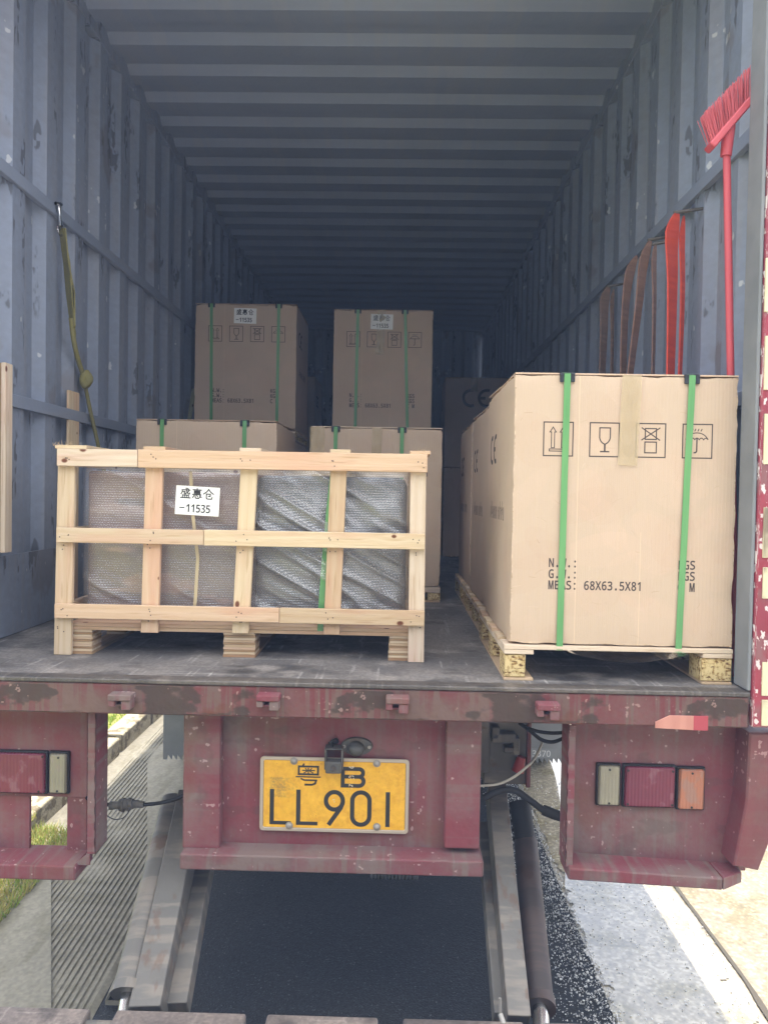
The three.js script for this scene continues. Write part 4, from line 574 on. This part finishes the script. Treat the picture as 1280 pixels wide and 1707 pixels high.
// ------------------------------------------------------------------ the slatted crate and its wrapped load
const ZC = -0.275;
{ const crate = thing('wooden_crate', 'pale pine slatted crate on laminated blocks around a bubble-wrapped load', 'crate', [0, B, 0]);
  const Y = (px, py, z = ZC) => P(px, py, { z }).y - B, X = (px, py, z = ZC) => P(px, py, { z }).x, th = 0.018, D = 0.74;
  const nailM = std({ color: 0x5c5048, roughness: 0.6, metalness: 0.3 });
  const nails = (m, x0, x1, y, z, n) => { for (let i = 0; i < n; i++) { const x = lerp(x0, x1, rand()), yy = y + (rand() - 0.5) * 0.03; const g = rod([x, yy, z - 0.002], [x, yy, z + 0.0008], 0.0022, 0.0022, 7); g.scale(1, 1, 1); part('nail', g, nailM, m); } };
  const postPx = [[97, 126, 1100, 118], [243, 273, 1055], [402, 431, 1056], [552, 579, 1058], [684, 711, 1110]], base = [[90, 118], [235, 263], [387, 414], [539, 566], [680, 706]];
  const rails = [[749, 779, 95, 713, 230, 755, 786], [880, 906, 94, 709, 340, 889, 915], [1008, 1033, 91, 708, 466, 1017, 1042]];
  const railX0 = X(92, 1000), railX1 = X(709, 1000);
  // front rails, each of two boards butted end to end
  rails.forEach(([ya, yb, xa, xb, xj, yc2, yd], i) => {
    const y1 = Y((xa + xb) / 2, (ya + yc2) / 2), y0 = Y((xa + xb) / 2, (yb + yd) / 2), x0 = X(xa, ya), x1 = X(xb, ya), j = X(xj, ya);
    const a = part('rail', bx(x0, j - 0.0006, y0 + 0.0015, y1 - 0.001, ZC - th, ZC, 0.002, 0), wood(i), crate), b = part('rail', bx(j + 0.0006, x1, y0, y1, ZC - th, ZC + 0.001, 0.002, 0), wood(i + 2), crate);
    for (const p of base) { const x = X((p[0] + p[1]) / 2 + (1000 - ya) * 0.03, ya); nails(x < j ? a : b, x - 0.02, x + 0.02, (y0 + y1) / 2, x < j ? ZC : ZC + 0.001, 3); }
    for (const s of [0, 1]) part('side_rail', bx(s ? x1 - th - 0.004 : x0 + 0.004, s ? x1 - 0.004 : x0 + 0.004 + th, y0 + 0.004, y1 - 0.004, ZC - D, ZC - th - 0.001, 0.002, 2), wood(i + s), crate);
    part('rail', bx(x0, x1, y0, y1, ZC - D - th, ZC - D - 0.0005, 0.002, 0), wood(i + 1), crate);
  });
  const topY = Y(400, 752) - 0.002;
  base.forEach(([a, b], i) => {
    const p = postPx[i], zf = ZC - th - 0.0008, zb = zf - 0.017, x0t = X(p[0], 760, zf), x1t = X(p[1], 760, zf), x0b = X(a, p[2], zf), x1b = X(b, p[2], zf), yb = i === 0 || i === 4 ? 0.0005 : Y((a + b) / 2, p[2], zf), w = (x1t - x0t + x1b - x0b) / 2;
    const g = rb(w, topY - yb, 0.017, 0.002, 1), lean = ((x0t + x1t) - (x0b + x1b)) / 2; const q = g.attributes.position; for (let k = 0; k < q.count; k++) q.setX(k, q.getX(k) + lean * (q.getY(k) / (topY - yb)));
    g.translate((x0t + x1t + x0b + x1b) / 4, (topY + yb) / 2, (zf + zb) / 2); const m = part('post', g, wood(i + 1), crate); nails(m, x0b + 0.012, x1b - 0.012, i === 0 ? 0.08 : 0.13, zf, 3); nails(m, x0b + 0.012, x1b - 0.012, 0.36, zf, 2);
    const g2 = bx(x0b, x1b, 0.001, topY, ZC - D + 0.018, ZC - D + 0.001, 0.002, 1); part('post', g2, wood(i), crate);
    // top cross board with a splintered end
    const tb = bx(x0t - 0.002, x1t + (i === 0 ? 0.045 : 0.012), topY + 0.0006, topY + 0.013, ZC - D - th, ZC - 0.001, 0.002, 2); part('top_board', tb, wood(i + 3), crate);
  });
  for (const [px, py] of [[97, 740], [705, 752], [110, 740]]) { const p = P(px, py, { z: ZC }); for (let i = 0; i < 5; i++) { const x = p.x + (rand() - 0.5) * 0.04; part('splinter', rod([x, topY + 0.01, ZC - 0.004], [x + (rand() - 0.5) * 0.03, topY + 0.016 + 0.014 * rand(), ZC + 0.004 * rand()], 0.0012, 0.0004, 5), wood(1), crate); } }
  // corner side post seen edge on at the left
  part('post', bx(X(85, 1000), X(90, 1000) - 0.001, 0.0005, Y(97, 870), ZC - 0.10, ZC - th - 0.02, 0.002, 1), wood(2), crate);
  // deck of two plywood layers and three runners of laminated blocks
  const y1 = Y(400, 1043, ZC - 0.04), y0 = Y(400, 1055, ZC - 0.04), zf = ZC - 0.04;
  part('deck_board', bx(railX0 + 0.03, railX1 - 0.035, (y0 + y1) / 2 + 0.0004, y1, ZC - D + 0.02, zf, 0.001, 0), wood(2), crate); part('deck_board', bx(railX0 + 0.032, railX1 - 0.04, y0, (y0 + y1) / 2 - 0.0004, ZC - D + 0.02, zf + 0.003, 0.001, 0), wood(4), crate);
  for (const [a, b] of [[120, 154], [373, 425], [648, 683]]) {
    const x0 = X(a, 1080, zf), x1 = X(b, 1080, zf);
    part('skid', bx(x0 - 0.002, x1 + 0.002, 0, 0.009, ZC - D + 0.03, zf + 0.002, 0.001, 2), oldWood, crate);
    for (const [z, n] of [[zf, 9], [ZC - 0.34, 9], [ZC - 0.64, 9]]) for (let i = 0; i < n; i++) { const s = (y0 - 0.0095) / n, j = () => (rand() - 0.5) * 0.004; part('laminate', bx(x0 + j(), x1 + j(), 0.0095 + i * s, 0.0095 + (i + 0.92) * s, z - 0.08, z + 0.6 * j(), 0.0008, 0), i % 3 === 1 ? oldWood : wood(i % 2 ? 4 : 1), crate); }
  }
  // ------------------------------------------------------------ bubble-wrapped load inside
  const zl = ZC - 0.055, lx0 = X(128, 900, zl), lx1 = X(688, 900, zl), ly0 = y1 + 0.002, ly1 = Y(420, 781, zl);
  const load = thing('wrapped_machine', 'machine and brown box shrouded in shiny bubble wrap inside the slatted crate', 'wrapped load', [0, B, 0]);
  const xm = X(418, 900, zl), inW = 0.055, depth = 0.60;
  const innerTex = tex(512, 512, (u, v) => { let c = mix3([150, 116, 100], [122, 92, 80], fbm(u, v, 3, 4, 4, 821)); c = mix3(c, [178, 150, 134], 0.5 * sm(0.5, 0.7, fbm(u, v, 14, 3, 4, 823))); c = mix3(c, [88, 74, 70], 0.7 * sm(0.56, 0.68, fbm(u, v, 9, 2, 3, 825))); return c; }, { rep: [2, 2] });
  part('inner_carton', bx(lx0 + 0.012, xm - 0.002, ly0, ly1 - 0.015, zl - depth + 0.02, zl - inW, 0.012, 1), std({ map: innerTex, roughness: 0.8 }), load);
  const machTex = tex(512, 512, (u, v) => mix3([74, 78, 86], [60, 63, 70], fbm(u, v, 4, 4, 5, 831)), { rep: [1.6, 1.6] });
  part('inner_machine', bx(xm + 0.002, lx1 - 0.02, ly0, ly1 - 0.02, zl - depth + 0.04, zl - inW - 0.012, 0.03, 1), std({ map: machTex, roughness: 0.55 }), load);
  const bub = tex(512, 512, (u, v) => { const n = 24, rows = 28, y = v * rows, r = Math.floor(y), x = u * n + (r % 2 ? 0.5 : 0), dx = x - Math.floor(x) - 0.5, dy = (y - r - 0.5) * n / rows * 1.15; return 255 * Math.sqrt(Math.max(0, 1 - 4.4 * (dx * dx + dy * dy))); }, { srgb: false, rep: [4.4, 4.4] });
  const film = phy({ color: 0xffffff, roughness: 0.10, transmission: 0.9, thickness: 0, ior: 2.3, bumpMap: bub, bumpScale: 0.0016, specularIntensity: 1, clearcoat: 1, clearcoatRoughness: 0.10 });
  const wrapFront = (x0, x1, seed, amp, fold) => {
    const nx = 150, ny = 110, g = new THREE.PlaneGeometry(x1 - x0, ly1 - ly0 - 0.004, nx, ny), p = g.attributes.position, w = x1 - x0, h = ly1 - ly0;
    for (let i = 0; i < p.count; i++) { const u = p.getX(i) / w + 0.5, v = p.getY(i) / h + 0.5; const dg = u * w * 0.55 + v * h, rg = 1 - Math.abs(2 * vn(0.5 + dg * 1.1, 0.5 + (u * w - v * h * 0.5) * 0.35, 14, 6, seed + 5) - 1), rg2 = 1 - Math.abs(2 * vn(0.3 + dg * 0.9 + 0.1 * v, 0.2 + u * w * 0.8, 30, 14, seed + 9) - 1); let z = amp * (fbm(u, v, 3, 3, 3, seed) - 0.5) + fold * Math.pow(rg, 3) + fold * 0.4 * rg2 - fold * 0.5; z += (fold > 0.01 ? 0.055 : 0.024) * Math.sin(Math.PI * Math.min(1, v * 1.02)) * Math.sin(Math.PI * (0.12 + 0.76 * u)) - 0.03; const e = Math.min(u, 1 - u) * w, e2 = Math.min(1 - v, 1) * h; z -= 0.03 * Math.exp(-e / 0.012) + 0.03 * Math.exp(-e2 / 0.015); p.setZ(i, z); }
    g.computeVertexNormals(); const uv = g.attributes.uv; for (let i = 0; i < uv.count; i++) uv.setXY(i, uv.getX(i) * w, uv.getY(i) * h); g.translate((x0 + x1) / 2, (ly0 + ly1) / 2, zl); return g; };
  part('bubble_wrap', wrapFront(lx0, xm, 3, 0.012, 0.008), film, load); part('bubble_wrap', wrapFront(xm - 0.004, lx1, 8, 0.034, 0.020), film, load);
  const tp = (a, b) => P(a, b, { z: zl + 0.012 }); const L = new THREE.Vector3(1, 0, 0);
  part('tape_seam', ribbon([tp(318, 786), tp(322, 860), tp(330, 930), tp(326, 1000), tp(322, 1036)].map(v => new THREE.Vector3(v.x, v.y - B, v.z)), 0.011, L, 0.001), packTape, load);
  part('strap', ribbon([tp(556, 782), tp(549, 850), tp(541, 940), tp(536, 1010), tp(534, 1056)].map(v => new THREE.Vector3(v.x, v.y - B, v.z + 0.004)), 0.019, L, 0.0016), strapGreen, load);
  const q = R(293, 811, 366, 859, zl + 0.014), lab = part('paper_label', new THREE.BoxGeometry(q.x1 - q.x0, q.y1 - q.y0, 0.0008), [mPaper, mPaper, mPaper, mPaper, labelMat, mPaper], load, [(q.x0 + q.x1) / 2, (q.y0 + q.y1) / 2 - B, zl + 0.014]); lab.rotation.z = -0.045; lab.userData.label = 'white paper label with printed characters and -11535';
}

// ------------------------------------------------------------------ things on the walls
{ // yellow-green ratchet strap hung by a hook, with a knot
  const wx = LX + 0.03, p = (x, y) => P(x, y, { x: wx });
  const s = thing('lashing_strap', 'faded yellow-green lashing strap knotted and hung by a hook from the rail', 'strap');
  const web = std({ map: tex(256, 256, (u, v) => mix3([150, 142, 84], [108, 104, 62], 0.6 * fbm(u, v, 4, 20, 4, 841) + 0.4 * fbm(u, v, 60, 60, 2, 843)), { rep: [4, 8] }), roughness: 0.9 });
  const a = p(103, 382), b = p(112, 440), c = p(116, 490), d = p(121, 540); const Zd = new THREE.Vector3(0, 0, 1);
  part('webbing', ribbon([a, b, c, d, p(125, 560)], [0.036, 0.056, 0.052, 0.034, 0.022], new THREE.Vector3(0.75, 0, 0.66).normalize(), 0.005), web, s);
  part('webbing', ribbon([a, p(108, 440), p(119, 490), p(120, 545)].map(v => v.clone().setX(wx + 0.012)), [0.04, 0.05, 0.03, 0.02], new THREE.Vector3(0.6, 0, 0.8).normalize(), 0.005), web, s);
  part('cord', tube([p(119, 530), p(124, 570), p(131, 600), p(138, 622)], 0.011), web, s);
  const k = p(140, 632); const kg = new THREE.SphereGeometry(0.034, 20, 16), kp = kg.attributes.position; for (let i = 0; i < kp.count; i++) { const v = new THREE.Vector3().fromBufferAttribute(kp, i), f = 0.75 + 0.5 * fbm(0.5 + v.x * 9, 0.5 + v.y * 9 + v.z * 7, 5, 5, 3, 851); kp.setXYZ(i, v.x * 0.8 * f, v.y * 1.25 * f, v.z * f); } kg.computeVertexNormals(); kg.translate(k.x + 0.01, k.y, k.z); part('knot', metric(kg), web, s);
  part('cord', tube([p(142, 640), p(150, 680), p(158, 715), p(168, 760), p(178, 800)], 0.009), web, s);
  const h = p(101, 366); part('hook', [tube([[h.x, h.y - 0.025, h.z], [h.x, h.y + 0.02, h.z + 0.008], [h.x - 0.003, h.y + 0.055, h.z + 0.004], [h.x - 0.005, h.y + 0.07, h.z - 0.02], [h.x - 0.005, h.y + 0.055, h.z - 0.045].map((v, i) => i === 2 ? v + 0.075 : v)], 0.0065, 30), tube([0, 1, 2, 3, 4, 5, 6, 7].map(i => [h.x, h.y - 0.045 + 0.02 * Math.sin(i * Math.PI / 4), h.z + 0.022 * Math.cos(i * Math.PI / 4)]), 0.004, 40, 8, true)], chrome, s);
}
{ // battens against the corrugated wall
  const a = P(1, 603, { x: LX + 0.045 }), b = P(20, 603, { x: LX + 0.045 }), yb = P(10, 920, { x: LX + 0.045 }).y, g = thing('wall_batten', 'upright timber batten of two boards fixed to the corrugated wall by the tailgate', 'batten', [0, 0, 0]);
  part('board', bx(LX - 0.0, LX + 0.048, yb, a.y, b.z + 0.012, b.z + 0.06, 0.003, 1), oldWood, g); part('board', bx(LX + 0.0485, LX + 0.066, yb, a.y - 0.002, b.z + 0.03, b.z + 0.078, 0.003, 1), wood(0), g);
  const c = P(116, 650, { x: LX + 0.012 }), d = P(133, 650, { x: LX + 0.012 }); const m = part('timber_batten', bx(LX + 0.0005, LX + 0.0125, B + 0.003, c.y, d.z, c.z, 0.002, 1), wood(3), scene); tag(m, 'weathered timber board stuck upright behind the lower wall rail', 'batten'); m.position.x = 0.0;
}
{ // slings hanging on the other wall
  const sl = (label, col, z, bands) => {
    const s = thing('lifting_sling', label, 'sling', [0, 0, 0], 0, 'slings on the wall');
    const m = std({ map: tex(128, 256, (u, v) => mix3(col[0], col[1], fbm(u, v, 20, 6, 4, 861)), { rep: [4, 2] }), roughness: 0.85 });
    for (const [x0, y0, x1, y1, x2, y2, w, dz] of bands) { const f = (x, y) => P(x, y, { z: z + dz }), a = f(x0, y0), b = f(x1, y1), c = f(x2, y2), W = w * (camera.position.z - z - dz) / F; const cv = new THREE.CatmullRomCurve3([a, f(lerp(x0, x1, 0.35) - w * 0.18, lerp(y0, y1, 0.3)), b, c]).getPoints(18), ws = cv.map((_, i) => W * (0.12 + 0.88 * Math.pow(Math.min(1, i / 6), 0.7)) * (1 - 0.25 * i / 18)); part('band', ribbon(cv, ws, cv.map((_, i) => new THREE.Vector3(-Math.cos(0.25 + 0.03 * i), 0, Math.sin(0.25 + 0.03 * i))), 0.006), m, s); }
    const b = bands[0], p = P(b[0], b[1], { z: z + b[7] }); part('peg', rod([RX + 0.012, p.y + 0.012, p.z], [p.x - 0.012, p.y - 0.006, p.z], 0.006), armSteel, s); };
  sl('broad orange sling folded double, hanging from the wall rail', [[232, 92, 66], [212, 76, 60]], -0.62, [[1128, 352, 1120, 470, 1115, 700, 30, 0.0], [1139, 360, 1137, 480, 1130, 700, 12, -0.02]]);
  sl('faded brown sling pair slanting down from the wall rail', [[164, 126, 106], [132, 104, 90]], -0.98, [[1084, 398, 1064, 510, 1040, 700, 20, 0.02], [1060, 426, 1042, 510, 1036, 700, 20, -0.16]]);
  sl('single thin brown sling hanging straight beside the slanting pair', [[156, 124, 110], [132, 106, 96]], -0.90, [[1092, 405, 1090, 500, 1086, 700, 10, 0]]);
  sl('thin grey-brown sling hanging deepest in the box', [[154, 124, 106], [124, 104, 92]], -1.55, [[1014, 476, 1006, 550, 1000, 700, 20, 0], [1022, 482, 1020, 550, 1018, 700, 8, -0.02]]);
}
{ // red broom standing bristles up between the carton and the wall
  const z = -0.13, top = P(1210, 232, { z }), bot = new THREE.Vector3(RX - 0.03, B + 0.002, z - 0.06); top.x = Math.min(top.x, RX - 0.02);
  const s = thing('broom', 'red plastic broom standing bristles up against the wall', 'broom'); const plast = std({ color: 0xc4525a, roughness: 0.5 });
  part('handle', rod(bot, top, 0.011, 0.011, 14), plast, s);
  const a = P(1183, 246, { z: z + 0.01 }), b = P(1246, 172, { z: z + 0.01 }), ax = b.clone().sub(a).normalize(), mid = a.clone().add(b).multiplyScalar(0.5), len = a.distanceTo(b), g = rb(len + 0.01, 0.022, 0.05, 0.006); g.rotateZ(Math.atan2(ax.y, ax.x)); g.translate(mid.x, mid.y, mid.z); const head = part('broom_head', g, plast, s);
  part('socket', rod(top.clone().add(new THREE.Vector3(0, -0.05, 0)), mid.clone(), 0.016, 0.018), plast, s);
  const gs = [], r = rng(17), tip = P(1168, 196, { z }).sub(a); for (let i = 0; i < 300; i++) { const t = r(), dz = (r() - 0.5) * 0.042, p0 = a.clone().lerp(b, t); p0.z += dz; const up = new THREE.Vector3(lerp(-0.030, -0.002, t), lerp(0.085, 0.10, t), 0), p1 = p0.clone().add(up).add(new THREE.Vector3((r() - 0.5) * 0.012, (r() - 0.5) * 0.008, dz * 0.4)); gs.push(rod(p0, p1, 0.0012, 0.0010, 4)); }
  part('bristles', gs, std({ color: 0xd0656c, roughness: 0.7 }), s).userData.kind = 'stuff';
}
{ // thin pale slat leaning by the tall stack
  const z = camera.position.z - 5.0, a = P(324, 648, { z }), b = P(316, 700, { z }); const d = a.clone().sub(b).normalize(), foot = b.clone().addScaledVector(d, -(b.y - B - 0.004) / d.y);
  const m = part('thin_slat', beamBetween(foot, a, 0.028, 0.012, 0.002), std({ map: woodTex, color: 0x9cb0a0, roughness: 0.8 }), scene); tag(m, 'thin pale greenish slat leaning beside the tall labelled stack', 'slat'); }

// thin bluish haze added to imitate the glare veil that fades the depth of the box
scene.fog = new THREE.FogExp2(0xb0ccff, 0.012);
renderer.render(scene, camera);
